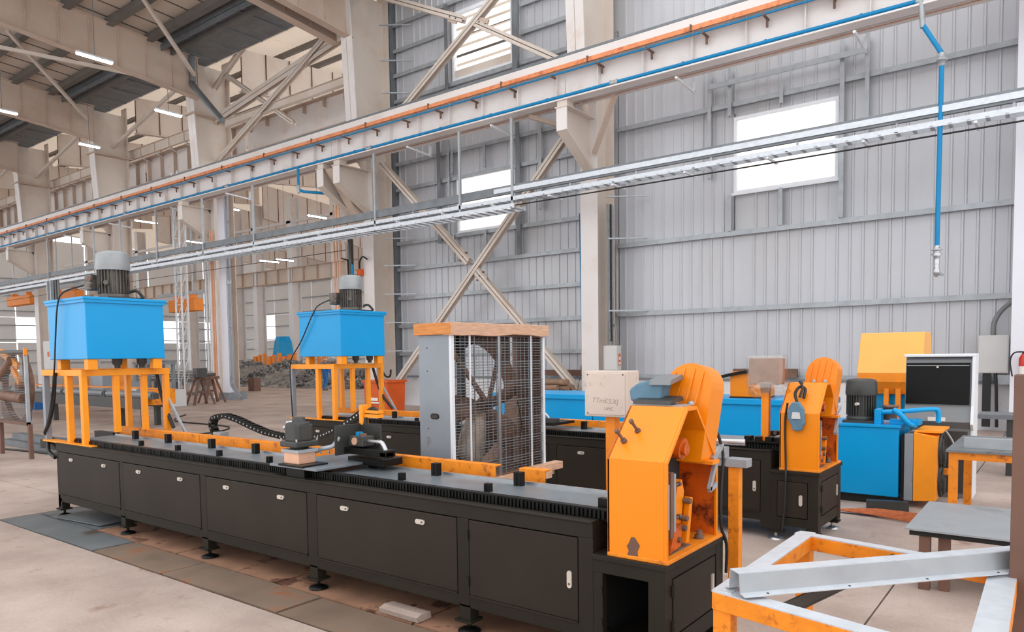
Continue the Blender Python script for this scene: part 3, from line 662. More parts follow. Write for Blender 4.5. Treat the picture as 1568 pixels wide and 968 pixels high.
# ---- lamps
def lamp(x, y, z, label, ang=0, l=1.3):
    t = thing('tube_lamp', label, 'lamp', (x, y, z))
    wz = 15.52 + (y - 18.2) * .089 if y > 18.2 else (14.2 if y > 15.2 else 14.45 + (15.4 - y) * .0577)
    d = Vector((math.cos(ang), math.sin(ang), 0)) * l / 2; c = Vector((x, y, z))
    MB().bar(c - d, c + d, .16, .06).build('lamp_housing', 'fixture', t); MB().bar(c - d * .97 - Vector((0, 0, .05)), c + d * .97 - Vector((0, 0, .05)), .11, .05).build('lamp_tube', 'lamp', t)
    MB().cyl(c + Vector((0, 0, .02)), Vector((x, y, wz)), .012, n=5).build('suspension_wire', 'galv_dark', t)
B_ = R(90)
lamp(-26.2, 11.6, 11.9, 'glowing tube lamp nearest the upper left corner, under the deep rafter', B_, 1.15)
lamp(-34.5, 11.6, 11.9, 'glowing tube lamp cut by the left edge of the photo', B_, 1.1)
lamp(-29.4, 15.8, 11.8, 'glowing tube lamp left of the third cream column', B_, 1.1)
lamp(-36.6, 15.8, 11.8, 'glowing tube lamp behind the fourth column', B_, .9)
lamp(-32.5, 27.0, 14.0, 'bright tube lamp beneath the upper X braces, adjoining hall', B_, 1.6)
lamp(-28.5, 27.0, 14.0, 'bright tube lamp right above the adjoining runway beam', B_, 1.8)
for i, (x, y, z) in enumerate(((-48, 30, 12.5), (-52, 26, 11.5), (-42, 33, 11.6), (-58, 33, 11.5), (-50, 36, 9.6), (-47, 32.5, 8.9), (-70, 30, 12), (-64, 24, 12))):
    lamp(x, y, z, ['distant tube lamp high left of the white column', 'distant tube lamp just right of the white column, upper', 'distant tube lamp above the adjoining far beam, left', 'distant tube lamp beyond the tray hangers at left', 'low distant tube lamp just above the cable tray', 'lowest distant tube lamp above the rear blue tank', 'farthest distant tube lamp on the left', 'far tube lamp left of the near blue tank motor'][i], B_, 1.6)
# ================================================================== MACHINES
def obround(mb, x, z, w, h, y0, y1, n=8):
    # stadium plate lying in XZ
    r = min(w, h) / 2; pts = []
    for k in range(2 * n + 2):
        if w >= h:
            a = -math.pi / 2 + math.pi * k / n if k <= n else math.pi / 2 + math.pi * (k - n - 1) / n
            cx = (w / 2 - r) * (1 if k <= n else -1)
            pts.append((x + cx + r * math.cos(a), z + r * math.sin(a)))
        else:
            a = math.pi * k / n if k <= n else math.pi + math.pi * (k - n - 1) / n
            cz = (h / 2 - r) * (1 if k <= n else -1)
            pts.append((x + r * math.cos(a), z + cz + r * math.sin(a)))
    return mb.prism(pts, y0, y1, 'y')
def bed(o, label, open_base):
    dx, dy = o; Y = 3.42 + dy
    t = thing('machine_bed', label, 'machine bed', (-5.5 + dx, Y + .4, 0))
    P = lambda mb, n, m, **k: mb.build(n, m, t, **k)
    X = lambda v: v + dx
    # frame carcase: front frame members, ends, top, back
    x0, x1 = X(-9.09), X(-2.06)
    posts = [(-9.09, -9.03), (-7.58, -7.51), (-6.07, -5.98), (-4.565, -4.456), (-3.05, -2.96), (-2.15, -2.06)]
    mb = MB()
    for a, b in posts: mb.box(X(a), X(b), Y, Y + .06, .18 if a > -9 and a < -2.5 else .1, .73)
    mb.box(x0, x1, Y, Y + .06, .732, .82); mb.box(x0, x1, Y, Y + .06, .165, .245)
    P(mb, 'front_frame', 'black', bevel=.004)
    P(MB().box(x0 + .002, x1 - .002, Y + .062, Y + .79, .79, .8185).box(x0, x1, Y - .012, Y + .07, .8205, .83), 'top_plate', 'black', bevel=.003)
    P(MB().box(x0, x0 + .03, Y + .06, Y + .8, .16, .79).box(x1 - .03, x1, Y + .06, Y + .8, .16, .79).box(x0, x1, Y + .77, Y + .8, .16, .79), 'side_panels', 'black')
    P(MB().box(x0 + .03, x1 - .03, Y + .05, Y + .06, .2, .76), 'inner_lining', 'dark')
    doors = [(-9.022, -7.588, 0), (-7.502, -6.078, 0), (-5.972, -4.573, 0), (-4.448, -3.058, 0), (-2.952, -2.158, 1)]
    for a, b, k in doors:
        d = P(MB().box(X(a), X(b), Y - .004, Y + .02, .253, .726), 'door', 'black_door', bevel=.004)
        hs = [(a + .23 * (b - a), .663), (a + .775 * (b - a), .663)] if not k else [(b - .05, .485)]
        for hx_, hz in hs:
            w, h = (.085, .032) if not k else (.03, .1)
            l = obround(MB(), X(hx_), hz, w, h, Y - .014, Y - .004).build('latch', 'chrome', d)
            obround(MB(), X(hx_) + (.018 if not k else 0), hz - (0 if not k else .025), .014, .014, Y - .018, Y - .013, 5).build('lock_button', 'rust_bracket', d)
        MB().box(X(a), X(b), Y - .01, Y + .001, .243, .252).build('door_sill_lip', 'black_door', d)
        if k:
            for z in (.34, .63): MB().cyl((X(a) - .012, Y - .008, z - .03), (X(a) - .012, Y - .008, z + .03), .012, n=8).build('hinge', 'black', d)
    # legs and levelling feet
    for xc in (-9.045, -7.545, -6.025, -4.51, -3.0):
        for yy in (Y + .04, Y + .74):
            l = P(MB().box(X(xc) - .045, X(xc) + .045, yy - .04, yy + .04, .07, .2).box(X(xc) - .065, X(xc) + .065, yy - .06, yy + .06, .07, .085), 'leg', 'black')
            MB().cyl((X(xc), yy, .02), (X(xc), yy, .09), .014, n=8).lathe((X(xc), yy, 0), [(.075, 0), (.07, .012), (.03, .025), (.016, .03)], 14).build('levelling_foot', 'rack', l)
    # table, rack, guide, blocks, fence
    P(MB().box(x0 + .1, x1 + .03, Y + .2, Y + .66, .82, .862), 'table_plate', 'table', bevel=.003)
    P(MB().box(x0 + .25, x1 + .05, Y + .09, Y + .135, .82, .885), 'rack_bar', 'rack', bevel=.002)
    mb = MB(); x = x0 + .27
    while x < x1 + .04: mb.box(x, x + .012, Y + .075, Y + .09, .835, .875); x += .028
    q = P(mb, 'rack_teeth', 'rack'); q['kind'] = 'stuff'
    P(MB().box(x0 + .25, x1 + .04, Y + .17, Y + .19, .82, .87), 'guide_rail', 'steel')
    P(MB().box(x0 + .1, x1 + .03, Y + .60, Y + .62, .862, .88), 'rear_guide_rail', 'steel')
    for xb in [-7.63, -6.9, -6.17, -5.4, -3.8, -3.0]:
        if xb == -5.4 and not open_base: pass
        P(MB().box(X(xb) - .022, X(xb) - .003, Y + .23, Y + .27, .86, .915).box(X(xb) + .003, X(xb) + .022, Y + .23, Y + .27, .86, .915), 'support_block', 'rack', bevel=.003)
    for xb in [-8.35, -7.63, -6.78, -6.03, -4.42, -3.73, -2.96]:
        P(MB().box(X(xb) - .03, X(xb) - .003, Y + .51, Y + .56, .86, .955).box(X(xb) + .003, X(xb) + .03, Y + .51, Y + .56, .86, .955), 'support_block', 'rack', bevel=.003)
    fx = [(-9.2, -7.35), (-7.34, -5.2), (-5.19, -3.32), (-3.1, -2.88)]
    for a, b in fx:
        P(MB().box(X(a), X(b), Y + .725, Y + .735, .83, .945).box(X(a), X(b), Y + .735, Y + .80, .935, .945), 'fence_angle', 'orange_rust', bevel=.002)
    # step-down base at the right end
    bx0, bx1 = X(-2.06), X(-1.635)
    z1 = .655
    P(MB().box(bx0, bx1 + .015, Y - .012, Y + .815, z1 - .03, z1), 'base_top', 'black', bevel=.004)
    mb = MB().box(bx0, bx0 + .06, Y, Y + .05, .1, z1 - .03).box(bx1 - .09, bx1, Y, Y + .05, .1, z1 - .03).box(bx0, bx1, Y, Y + .05, .555, z1 - .03).box(bx0, bx1, Y, Y + .05, .14, .215)
    mb.box(bx1 - .05, bx1, Y, Y + .09, .1, z1 - .03).box(bx1 - .05, bx1, Y + .7, Y + .8, .1, z1 - .03).box(bx1 - .05, bx1, Y + .05, Y + .8, .56, z1 - .03).box(bx1 - .05, bx1, Y, Y + .8, .14, .24)
    P(mb, 'base_frame', 'black', bevel=.004)
    P(MB().box(bx0, bx1, Y + .76, Y + .8, .14, .62).box(bx0, bx1 - .05, Y + .05, Y + .76, .14, .15), 'base_back', 'black')
    d = P(MB().box(bx1 - .012, bx1 + .006, Y + .1, Y + .67, .255, .555), 'base_door', 'black_door', bevel=.004)
    MB().box(bx1 + .006, bx1 + .016, Y + .605, Y + .632, .36, .46).build('latch', 'chrome', d)
    for z in (.31, .5): MB().cyl((bx1 + .008, Y + .09, z - .03), (bx1 + .008, Y + .09, z + .03), .012, n=8).build('hinge', 'black', d)
    if not open_base:
        d = P(MB().box(bx0 + .065, bx1 - .095, Y - .006, Y + .02, .225, .55), 'base_door', 'black_door', bevel=.004)
        obround(MB(), bx1 - .15, .39, .03, .1, Y - .016, Y - .006).build('latch', 'chrome', d)
    else:
        P(MB().box(bx0 + .01, bx0 + .02, Y + .06, Y + .76, .15, .6), 'base_inner_side', 'dark')
        for z in (.28, .46): P(MB().box(bx0 + .045, bx0 + .062, Y - .01, Y + .0, z - .02, z + .02), 'hinge', 'black')
    for xx_, yy in ((bx1 - .06, Y + .05), (bx1 - .06, Y + .75), (bx0 + .04, Y + .04)):
        l = P(MB().box(xx_ - .045, xx_ + .05, yy - .045, yy + .045, .07, .15).box(xx_ - .06, xx_ + .065, yy - .06, yy + .06, .07, .085), 'leg', 'black')
        MB().cyl((xx_, yy, .02), (xx_, yy, .09), .014, n=8).lathe((xx_, yy, 0), [(.07, 0), (.066, .012), (.03, .025), (.016, .03)], 14).build('levelling_foot', 'steel', l)
    # end stop and roller near the head
    P(MB().box(x1 - .06, x1 + .03, Y + .16, Y + .2, .86, .93), 'end_block', 'rack', bevel=.003)
    P(MB().cyl((x1 - .02, Y + .2, .925), (x1 - .02, Y + .52, .925), .02, n=12), 'end_roller', 'steel')
    P(MB().box(x1 - .2, x1 + .08, Y + .6, Y + .68, .87, .95), 'roller_block', 'rack', bevel=.004)
    for k in range(3): P(MB().cyl((x1 - .15 + k * .09, Y + .595, .93), (x1 - .15 + k * .09, Y + .61, .93), .018, n=8), 'bolt', 'rust_bracket')
    return t
bed1 = bed((0, 0), 'long dark machine bed in the foreground with open cubby at its right end', True)
bed2 = bed((-.13, 3.42), 'long dark machine bed behind the fan unit, closed doors at its right end', False)

def shear_head(o, label, cap, near):
    dx, dy = o; t = thing('shear_head', label, 'machine head', (-1.8 + dx, 3.8 + dy, .66))
    P = lambda mb, n, m, **k: mb.build(n, m, t, **k)
    x0, x1 = -1.975 + dx, -1.63 + dx
    prof = [(3.435, .657), (3.435, 1.185), (3.70, 1.455), (3.82, 1.455), (4.04, 1.215), (4.125, 1.13), (4.125, .657)]
    prof = [(a + dy, b) for a, b in prof]
    def shell(pr, xa, xb, th):
        mb = MB(); c = Vector((3.78 + dy, 1.0))
        inn = [(c.x + (a - c.x) * (1 - th / .34), c.y + (b - c.y) * (1 - th / .5)) for a, b in pr]; inn[0] = (inn[0][0], pr[0][1]); inn[-1] = (inn[-1][0], pr[-1][1])
        n = len(pr)
        for i in range(n - 1):
            mb.prism([pr[i], pr[i + 1], inn[i + 1], inn[i]], xa, xb)
        return mb
    P(MB().prism([prof[0], prof[1], (prof[1][0] + .014, prof[1][1] - .004), (prof[0][0] + .014, prof[0][1])], x0, x1 - .012), 'front_cover', 'yellow', bevel=.003)
    P(MB().prism([prof[1], prof[2], (prof[2][0] + .004, prof[2][1] - .016), (prof[1][0] + .014, prof[1][1] - .004)], x0, x1 - .012), 'sloping_cover', 'yellow', bevel=.003)
    P(MB().prism([prof[2], prof[3], (prof[3][0], prof[3][1] - .015), (prof[2][0], prof[2][1] - .015)], x0, x1 - .012), 'ridge_cover', 'yellow', bevel=.003)
    P(MB().prism([prof[3], prof[4], prof[5], (prof[5][0] - .014, prof[5][1]), (prof[4][0] - .012, prof[4][1] - .01), (prof[3][0] - .004, prof[3][1] - .02)], x0, x1 - .012), 'rear_sloping_cover', 'yellow', bevel=.003)
    P(MB().box(x0 + .05, x1, 4.11 + dy, 4.125 + dy, .66, 1.13), 'rear_cover', 'yellow_in')
    P(shell(prof, x1 - .012, x1 + .003, .022), 'edge_rim', 'yellow', bevel=.002)
    # left (inner) plate, interior shade put into its redder, oily colour
    P(MB().prism(prof, x0, x0 + .012), 'left_plate', 'yellow_in')
    P(MB().box(x0, x1 + .012, 3.43 + dy, 4.2 + dy, .655, .675), 'bed_plate', 'orange_rust', bevel=.003)
    P(MB().box(x1 - .14, x1 - .03, 3.55 + dy, 3.82 + dy, .675, .678), 'worn_patch', 'plate_brown')
    # side plate with the cylinder boss and the linkage
    P(MB().prism([(a + dy, b) for a, b in ((3.46, .68), (3.46, 1.18), (3.66, 1.36), (3.72, 1.30), (3.72, .9), (3.62, .68))], x1 - .20, x1 - .18), 'inner_plate', 'yellow')
    P(MB().cyl((x1 - .19, 3.76 + dy, 1.24), (x1 - .05, 3.76 + dy, 1.22), .06, n=20).cyl((x1 - .05, 3.76 + dy, 1.22), (x1 - .03, 3.76 + dy, 1.22), .035, n=16), 'cylinder_boss', 'yellow_in')
    P(MB().box(x1 - .18, x1 - .16, 3.72 + dy, 3.95 + dy, .85, 1.4), 'dark_plate', 'dark')
    P(MB().box(x1 - .10, x1 - .02, 3.475 + dy, 3.52 + dy, .82, 1.06), 'blade_holder', 'galv', bevel=.002)
    P(MB().box(x1 - .09, x1 - .015, 3.525 + dy, 3.56 + dy, .77, 1.12), 'guide_column', 'rust_bracket')
    P(MB().box(x1 - .09, x1 - .015, 3.565 + dy, 3.585 + dy, .8, 1.11), 'guide_column', 'galv')
    for z in (.855, 1.035): P(MB().cyl((x1 - .05, 3.58 + dy, z), (x1 - .05, 3.70 + dy, z), .008, n=8).cyl((x1 - .05, 3.69 + dy, z), (x1 - .05, 3.71 + dy, z), .014, n=8), 'stud_bolt', 'rust_bracket')
    P(MB().prism([(a + dy, b) for a, b in ((3.62, .70), (3.70, 1.02), (3.76, 1.05), (3.79, .98), (3.72, .70))], x1 - .10, x1 - .06), 'toggle_link', 'yellow')
    P(MB().prism([(a + dy, b) for a, b in ((3.75, .70), (3.80, .95), (3.84, .94), (3.79, .70))], x1 - .06, x1 - .03), 'toggle_link', 'yellow')
    P(MB().prism([(a + dy, b) for a, b in ((3.54, .68), (3.60, .80), (3.70, .82), (3.68, .70))], x1 - .07, x1 - .03), 'toggle_foot', 'yellow_in')
    for y, z in ((3.78, .93), (3.74, .84), (3.65, .74), (3.72, .79)): P(MB().cyl((x1 - .06, y + dy, z), (x1 - .015, y + dy, z), .016, n=8), 'pivot_bolt', 'rust_bracket')
    P(MB().lathe((x1 - .05, 3.98 + dy, .675), [(.03, 0), (.03, .02), (.018, .02), (.018, .05)], 8), 'anchor_bolt', 'rust_bracket')
    P(MB().lathe((x1 - .06, 3.5 + dy, .675), [(.022, 0), (.022, .015), (.013, .015), (.013, .04)], 8), 'anchor_bolt', 'rust_bracket')
    # bracket cross arm at the rear
    P(MB().box(x1 - .16, x1 + .03, 3.98 + dy, 4.08 + dy, 1.11, 1.13), 'cross_arm', 'orange_rust')
    P(MB().bar((x1 + .0, 4.05 + dy, 1.13), (x1 + .0, 4.2 + dy, 1.2), .02, .03).bar((x1 + .0, 4.0 + dy, .96), (x1 + .0, 4.1 + dy, 1.12), .02, .03).bar((x1, 4.0 + dy, .96), (x1, 4.1 + dy, .98), .02, .03), 'hook_bracket', 'galv')
    # rounded guard leaning on top
    c = Vector((x0 + .22, 4.02 + dy, 1.44)); tilt = R(-6)
    mb = MB(); w = .142; n = 12; pts = []
    for k in range(n + 1):
        a = math.pi * k / n; pts.append((w * math.cos(a), w * math.sin(a) * 1.0 + .10))
    pts = [(w, -.32)] + pts + [(-w, -.32)]; pts = [(u + .10 * v, v) for u, v in pts]
    def pl(th0, th1): 
        vs = []
        for th in (th0, th1):
            for u, v in pts: vs.append((c.x + u, c.y + th + v * .12, c.z + v - th * .12))
        m = len(pts); return MB().add(vs, [tuple(range(m)), tuple(range(m, 2 * m))[::-1]]).add(vs, [(i, m + i, m + (i + 1) % m, (i + 1) % m) for i in range(m)])
    P(pl(-.07, .12), 'rounded_guard', 'yellow', bevel=.02)
    for u in (-.085, -.03, .03, .085):
        hgt = .10 + math.sqrt(max(0, w * w - u * u)) * .82
        a_ = Vector((c.x + u - .02, c.y - .072 - .03, c.z - .2)); b_ = Vector((c.x + u + .1 * hgt, c.y - .072 + hgt * .12, c.z + hgt + .008))
        P(MB().bar(a_ + Vector((0, .0, .2)), b_, .007, .005, (0, -1, 0)), 'guard_rib', 'yellow')
    for u in (-.05, .05): P(MB().lathe((c.x + u, c.y - .1, 1.455), [(.02, 0), (.02, .012), (.012, .02)], 10), 'guard_bolt', 'galv')
    if near:
        for p in ((x0 + .06, 3.52, 1.27), (x0 + .115, 3.58, 1.32)):
            p = Vector(p) + Vector((0, dy, 0)); nrm = Vector((-.12, -.7, .7))
            P(MB().cyl(p, p + nrm * .02, .017, n=8).cyl(p, p + nrm * .085, .0085, n=8).cyl(p + nrm * .08, p + nrm * .10, .013, n=8), 'stud_bolt', 'rust_bracket')
        P(MB().box(x0 - .02, x0 + .3, 3.74 + dy, 3.86 + dy, 1.455, 1.462), 'ridge_strip', 'galv')
        P(MB().prism([(x0 + .115, .66), (x0 + .15, .655), (x0 + .185, .665), (x0 + .18, .70), (x0 + .195, .735), (x0 + .165, .775), (x0 + .145, .775), (x0 + .13, .74), (x0 + .118, .725), (x0 + .13, .70)], 3.432, 3.4345, 'y'), 'paint_chip', 'brown_steel')
    return t
sh1 = shear_head((0, 0), 'amber shear head with leaning rounded guard, nearest, on the foreground bed', True, True)
sh2 = shear_head((-.14, 3.42), 'amber shear head with a grey meter bag on it, on the rear dark bed', True, False)
# cloth jacket lying on the near shear head
jk = thing('work_jacket', 'slate blue cloth bundle lying on the ridge of the near shear head', 'cloth', (-1.9, 3.85, 1.46))
def blob(c, r, seed, n=14, m=9, flat=.6):
    rnd = random.Random(seed); ph = [rnd.uniform(0, 6.28) for _ in range(6)]
    prof = []; vs = []; fs = []
    for j in range(m + 1):
        th = math.pi * j / m
        for i in range(n):
            a = 2 * math.pi * i / n; k = 1 + .18 * math.sin(3 * a + ph[0] + 2 * th) + .12 * math.sin(5 * a + ph[1]) * math.sin(3 * th + ph[2])
            vs.append((c[0] + r[0] * k * math.sin(th) * math.cos(a), c[1] + r[1] * k * math.sin(th) * math.sin(a), c[2] + r[2] * k * math.cos(th)))
    fs = [(j * n + i, j * n + (i + 1) % n, (j + 1) * n + (i + 1) % n, (j + 1) * n + i) for j in range(m) for i in range(n)]
    return MB().add(vs, fs, True)
MB().prism([(-2.03, 1.47), (-2.04, 1.54), (-1.99, 1.575), (-1.88, 1.605), (-1.80, 1.60), (-1.83, 1.55), (-1.84, 1.48)], 3.80, 3.93, 'y').build('folded_body', 'jacket', jk, bevel=.015)
MB().prism([(3.78, 1.57), (3.80, 1.60), (3.95, 1.625), (3.96, 1.60)], -1.90, -1.77).build('stiff_collar', 'console_grey', jk)
MB().prism([(3.72, 1.465), (3.73, 1.485), (3.88, 1.505), (3.9, 1.48)], -1.97, -1.74).build('sleeve', 'motor_dark', jk)

def motor(t, c, r, h, cowl_h, nf=26, m='motor', mc='cowl'):
    x, y, z = c
    MB().lathe((x, y, z), [(r * .9, 0), (r * .95, .02), (r * .95, .05), (r * .82, .06), (r * .82, h - .01)], 28).build('motor_body', m, t)
    mb = MB()
    for k in range(nf):
        a = 2 * math.pi * k / nf
        mb.cbox((x + math.cos(a) * r * .87, y + math.sin(a) * r * .87, z + .06 + (h - .08) / 2), (r * .2, .009, h - .09), (0, 0, a))
    mb.build('cooling_fins', m, t)
    MB().lathe((x, y, z + h), [(r * 1.02, -.03), (r * 1.04, .0), (r * 1.0, cowl_h * .8), (r * .9, cowl_h * .93), (r * .6, cowl_h)], 28).build('fan_cowl', mc, t)
def hyd_tank(o, label, near):
    dx, dy = o; t = thing('hydraulic_tank', label, 'tank', (-8.77 + dx, 3.9 + dy, 1.64))
    x0, x1, y0, y1, z0, z1 = -9.24 + dx, -8.29 + dx, 3.46 + dy, 4.3 + dy, 1.765, 2.40
    P = lambda mb, n, m, **k: mb.build(n, m, t, **k)
    P(MB().box(x0, x1, y0, y1, z0, z1), 'tank_shell', 'blue', bevel=.008)
    P(MB().box(x0 - .03, x1 + .03, y0 - .03, y1 + .03, z1, z1 + .028), 'lid', 'blue', bevel=.004)
    P(MB().box(x0 - .02, x1 + .02, y0 - .02, y1 + .02, z1 - .03, z1), 'lid_flange', 'blue')
    for xx_, yy in ((x1 - .06, y0 + .06), (x1 - .06, y1 - .08), (x0 + .1, y0 + .1), (x0 + .1, y1 - .1)):
        P(MB().box(xx_ - .045, xx_ + .045, yy - .05, yy + .05, 1.65, z0), 'foot_block', 'amber_frame', bevel=.004)
    for yy in (y0 + .35, y0 + .62): P(MB().lathe((x1 - .1, yy, 1.66), [(.03, 0), (.03, .03), (.05, .05), (.055, .105)], 12), 'drain_fitting', 'motor_dark')
    mc = (-8.55 + dx, 3.88 + dy, z1 + .03)
    motor(t, mc, .168, .35, .185)
    # terminal box on the left side of the motor
    P(MB().cbox((mc[0] - .17, mc[1] - .13, mc[2] + .19), (.16, .14, .17)), 'terminal_box', 'motor', bevel=.006)
    P(MB().cyl((mc[0] - .1, mc[1] - .2, mc[2] + .22), (mc[0] - .09, mc[1] - .225, mc[2] + .22), .03, n=12).cyl((mc[0] - .1, mc[1] - .2, mc[2] + .15), (mc[0] - .09, mc[1] - .225, mc[2] + .15), .02, n=10), 'cable_gland', 'rust_bracket')
    P(MB().cyl((mc[0] + .12, mc[1] - .12, mc[2] + .17), (mc[0] + .17, mc[1] - .16, mc[2] + .17), .025, n=10), 'lifting_eye', 'motor')
    P(MB().tube([(mc[0] + .16, mc[1] + .1, mc[2] + .08), (mc[0] + .22, mc[1] + .15, mc[2] + .09), (mc[0] + .27, mc[1] + .2, mc[2] + .01)], .017, 8), 'return_hose', 'rubber')
    P(MB().box(x0 + .05, x0 + .32, y0 + .1, y0 + .3, z1 + .028, z1 + .05).box(x0 + .1, x0 + .3, y0 + .3, y0 + .36, z1 + .028, z1 + .06), 'filler_plate', 'orange_red' if near else 'rust_bracket')
    P(MB().box(mc[0] - .2, mc[0] + .25, mc[1] - .18, mc[1] + .2, z1 + .027, z1 + .045), 'motor_seat', 'motor_dark')
    return t
def stand(o, label):
    dx, dy = o; t = thing('tank_stand', label, 'stand', (-8.95 + dx, 3.92 + dy, .82))
    x0, x1, y0, y1 = -9.48 + dx, -8.43 + dx, 3.45 + dy, 4.42 + dy
    P = lambda mb, n, m, **k: mb.build(n, m, t, **k)
    w = .065; zt = 1.648
    P(MB().box(x0, x1, y0, y0 + w, zt - w, zt).box(x0, x1, y1 - w, y1, zt - w, zt).box(x0, x0 + w, y0, y1, zt - w, zt).box(x1 - w, x1, y0, y1, zt - w, zt).box(x0, x1, y0 + .3, y0 + .36, zt - .03, zt - .001), 'top_frame', 'amber_frame', bevel=.003)
    for i, (xx_, yy, zb, m) in enumerate(((x0, y0, .835, 'panel_grey'), (x0 + .62, y0, .835, 'amber_frame'), (x1 - w, y0, .835, 'amber_frame'), (x1 - w, y0 + .34, .945, 'amber_frame'), (x1 - w - .02, y0 + .66, .945, 'amber_frame'), (x1 - w, y1 - w, .86, 'amber_frame'), (x0 + .05, y1 - w, .82, 'amber_frame'))):
        P(MB().box(xx_, xx_ + w * (.85 if i in (3, 4) else 1), yy, yy + w * .9, zb, zt - w), 'leg', m, bevel=.003)
    P(MB().box(x0, x1 + .2, y0 - .02, y0 + .08, .826, .842), 'foot_strip', 'amber_frame')
    P(MB().bar((x1 - .02, y1 - .02, 1.3), (x1 + .25, y1 + .05, .85), .025, .025), 'brace_rod', 'galv')
    return t
st1 = stand((0, 0), 'amber steel tank stand at the left end of the foreground bed')
st2 = stand((-.03, 3.42), 'amber steel tank stand at the left end of the rear bed')
tk1 = hyd_tank((0, 0), 'larger looking sky blue hydraulic tank with grey motor, nearest at left', True)
tk2 = hyd_tank((-.0, 3.41), 'sky blue hydraulic tank with dark motor, on the rear stand', False)
tag(MB().tube([(-8.67, 3.62, 2.58), (-8.78, 3.45, 2.5), (-8.85, 3.41, 2.35), (-8.95, 3.41, 1.95), (-9.0, 3.40, 1.6), (-9.15, 3.4, 1.2), (-9.35, 3.42, .98), (-9.45, 3.45, .9), (-9.4, 3.6, .8)], .009, 8).build('power_cable', 'rubber'), 'black cable looping down from the near motor over the blue tank', 'cable')
tag(MB().tube([(-9.05, 3.43, 1.62), (-9.1, 3.42, 1.3), (-9.25, 3.42, 1.05), (-9.48, 3.46, .92), (-9.5, 3.5, .84), (-9.3, 3.42, .72), (-9.1, 3.41, .66)], .021, 8).build('hose', 'rubber'), 'thick black hose sagging beside the grey leg of the near stand', 'hose')
tag(MB().tube([(-8.7, 7.03, 2.6), (-8.8, 6.9, 2.52), (-8.85, 6.83, 2.4), (-9.15, 6.83, 2.0), (-9.42, 6.83, 1.7), (-9.45, 6.84, 1.3), (-9.46, 6.86, .85)], .009, 8).build('power_cable', 'rubber'), 'black cable hanging over the rear blue tank', 'cable')
tag(MB().tube([(-8.6, 4.35, 1.6), (-8.55, 4.38, 1.3), (-8.35, 4.4, .95)], .022, 8).build('hose', 'rubber'), 'dark hose inside the right side of the near stand', 'hose')
tag(MB().tube([(-8.62, 7.75, 1.6), (-8.5, 7.8, 1.2), (-8.3, 7.85, .95)], .022, 8).tube([(-8.5, 7.8, 1.6), (-8.45, 7.86, 1.45), (-8.35, 7.86, 1.45), (-8.33, 7.86, 1.55)], .015, 8).build('hose', 'rubber'), 'dark hoses looping inside the rear stand', 'hose')
jb = thing('junction_bar', 'black end bar with hose jutting left of the foreground bed', 'bar', (-9.4, 3.7, .75))
MB().box(-9.75, -9.1, 3.5, 3.6, .72, .82).box(-9.6, -9.1, 4.05, 4.12, .78, .88).build('arm', 'rack', jb)
tag(MB().box(-9.1, -8.35, 4.25, 4.31, .82, .93).build('steel_plank', 'brown_steel'), 'brown steel plank at the left rear corner of the foreground bed', 'plank')

# ---- feed carriage on the near bed
fc = thing('feed_carriage', 'black feed carriage with dark servo motor on the foreground bed', 'carriage', (-4.8, 3.7, .89))
P = lambda mb, n, m, **k: mb.build(n, m, fc, **k)
P(MB().box(-5.0, -4.42, 3.40, 4.12, .905, .922), 'carriage_plate', 'table', bevel=.002)
_n0 = len(bpy.data.objects); _before = set(bpy.data.objects)
P(MB().box(-4.98, -4.68, 3.38, 3.62, .975, .99), 'motor_plate', 'rack', bevel=.003)
P(MB().box(-4.96, -4.74, 3.44, 3.56, .84, .955), 'pinion_box', 'rack', bevel=.004)
P(MB().box(-4.72, -4.3, 3.85, 4.05, .90, .955), 'slide_block', 'rack', bevel=.004)
P(MB().box(-4.96, -4.78, 3.42, 3.58, .99, 1.09), 'gearbox', 'brass_block', bevel=.006)
P(MB().box(-4.975, -4.765, 3.405, 3.595, 1.075, 1.10), 'gearbox_flange', 'galv', bevel=.003)
P(MB().lathe((-4.87, 3.5, 1.10), [(.07, 0), (.07, .02)], 20), 'coupling_ring', 'rack')
P(MB().box(-4.975, -4.765, 3.395, 3.605, 1.12, 1.165), 'motor_flange', 'motor_dark', bevel=.01)
P(MB().prism([(-4.955, 3.44), (-4.93, 3.415), (-4.81, 3.415), (-4.785, 3.44), (-4.785, 3.56), (-4.81, 3.585), (-4.93, 3.585), (-4.955, 3.56)], 1.165, 1.29, 'z'), 'servo_body', 'motor_dark', bevel=.006)
P(MB().box(-4.82, -4.784, 3.45, 3.55, 1.18, 1.28), 'servo_label', 'console_dark')
P(MB().lathe((-4.87, 3.5, 1.29), [(.085, 0), (.085, .015), (.05, .02), (.05, .05), (.045, .055)], 20), 'encoder_cap', 'motor_dark')
P(MB().cyl((-4.96, 3.45, 1.30), (-4.92, 3.5, 1.305), .014, n=8).cyl((-4.98, 3.44, 1.26), (-4.95, 3.46, 1.28), .016, n=8), 'connector', 'steel')
for xx_, yy in ((-4.965, 3.405), (-4.775, 3.405), (-4.775, 3.595)): P(MB().cyl((xx_, yy, 1.165), (xx_, yy, 1.185), .008, n=6), 'bolt', 'steel')
for _o in set(bpy.data.objects) - _before: _o.location = (.12, 0, 0 if _o.name.startswith('slide_block') else -.055)
P(MB().box(-4.60, -4.585, 3.72, 4.0, .975, 1.21), 'upright_plate', 'motor_dark', bevel=.002)
P(MB().prism([(3.98, .975), (4.0, .975), (4.0, 1.21), (3.98, 1.21)], -4.6, -4.36), 'rear_plate', 'motor_dark')
P(MB().box(-4.58, -4.1, 3.8, 3.9, .985, 1.035), 'gripper_beam', 'rack', bevel=.005)
P(MB().box(-4.52, -4.36, 3.8, 3.92, 1.05, 1.13), 'air_cylinder', 'motor_dark', bevel=.008)
P(MB().cyl((-4.45, 3.79, 1.09), (-4.45, 3.805, 1.09), .03, n=14), 'cylinder_cap', 'brass_block')
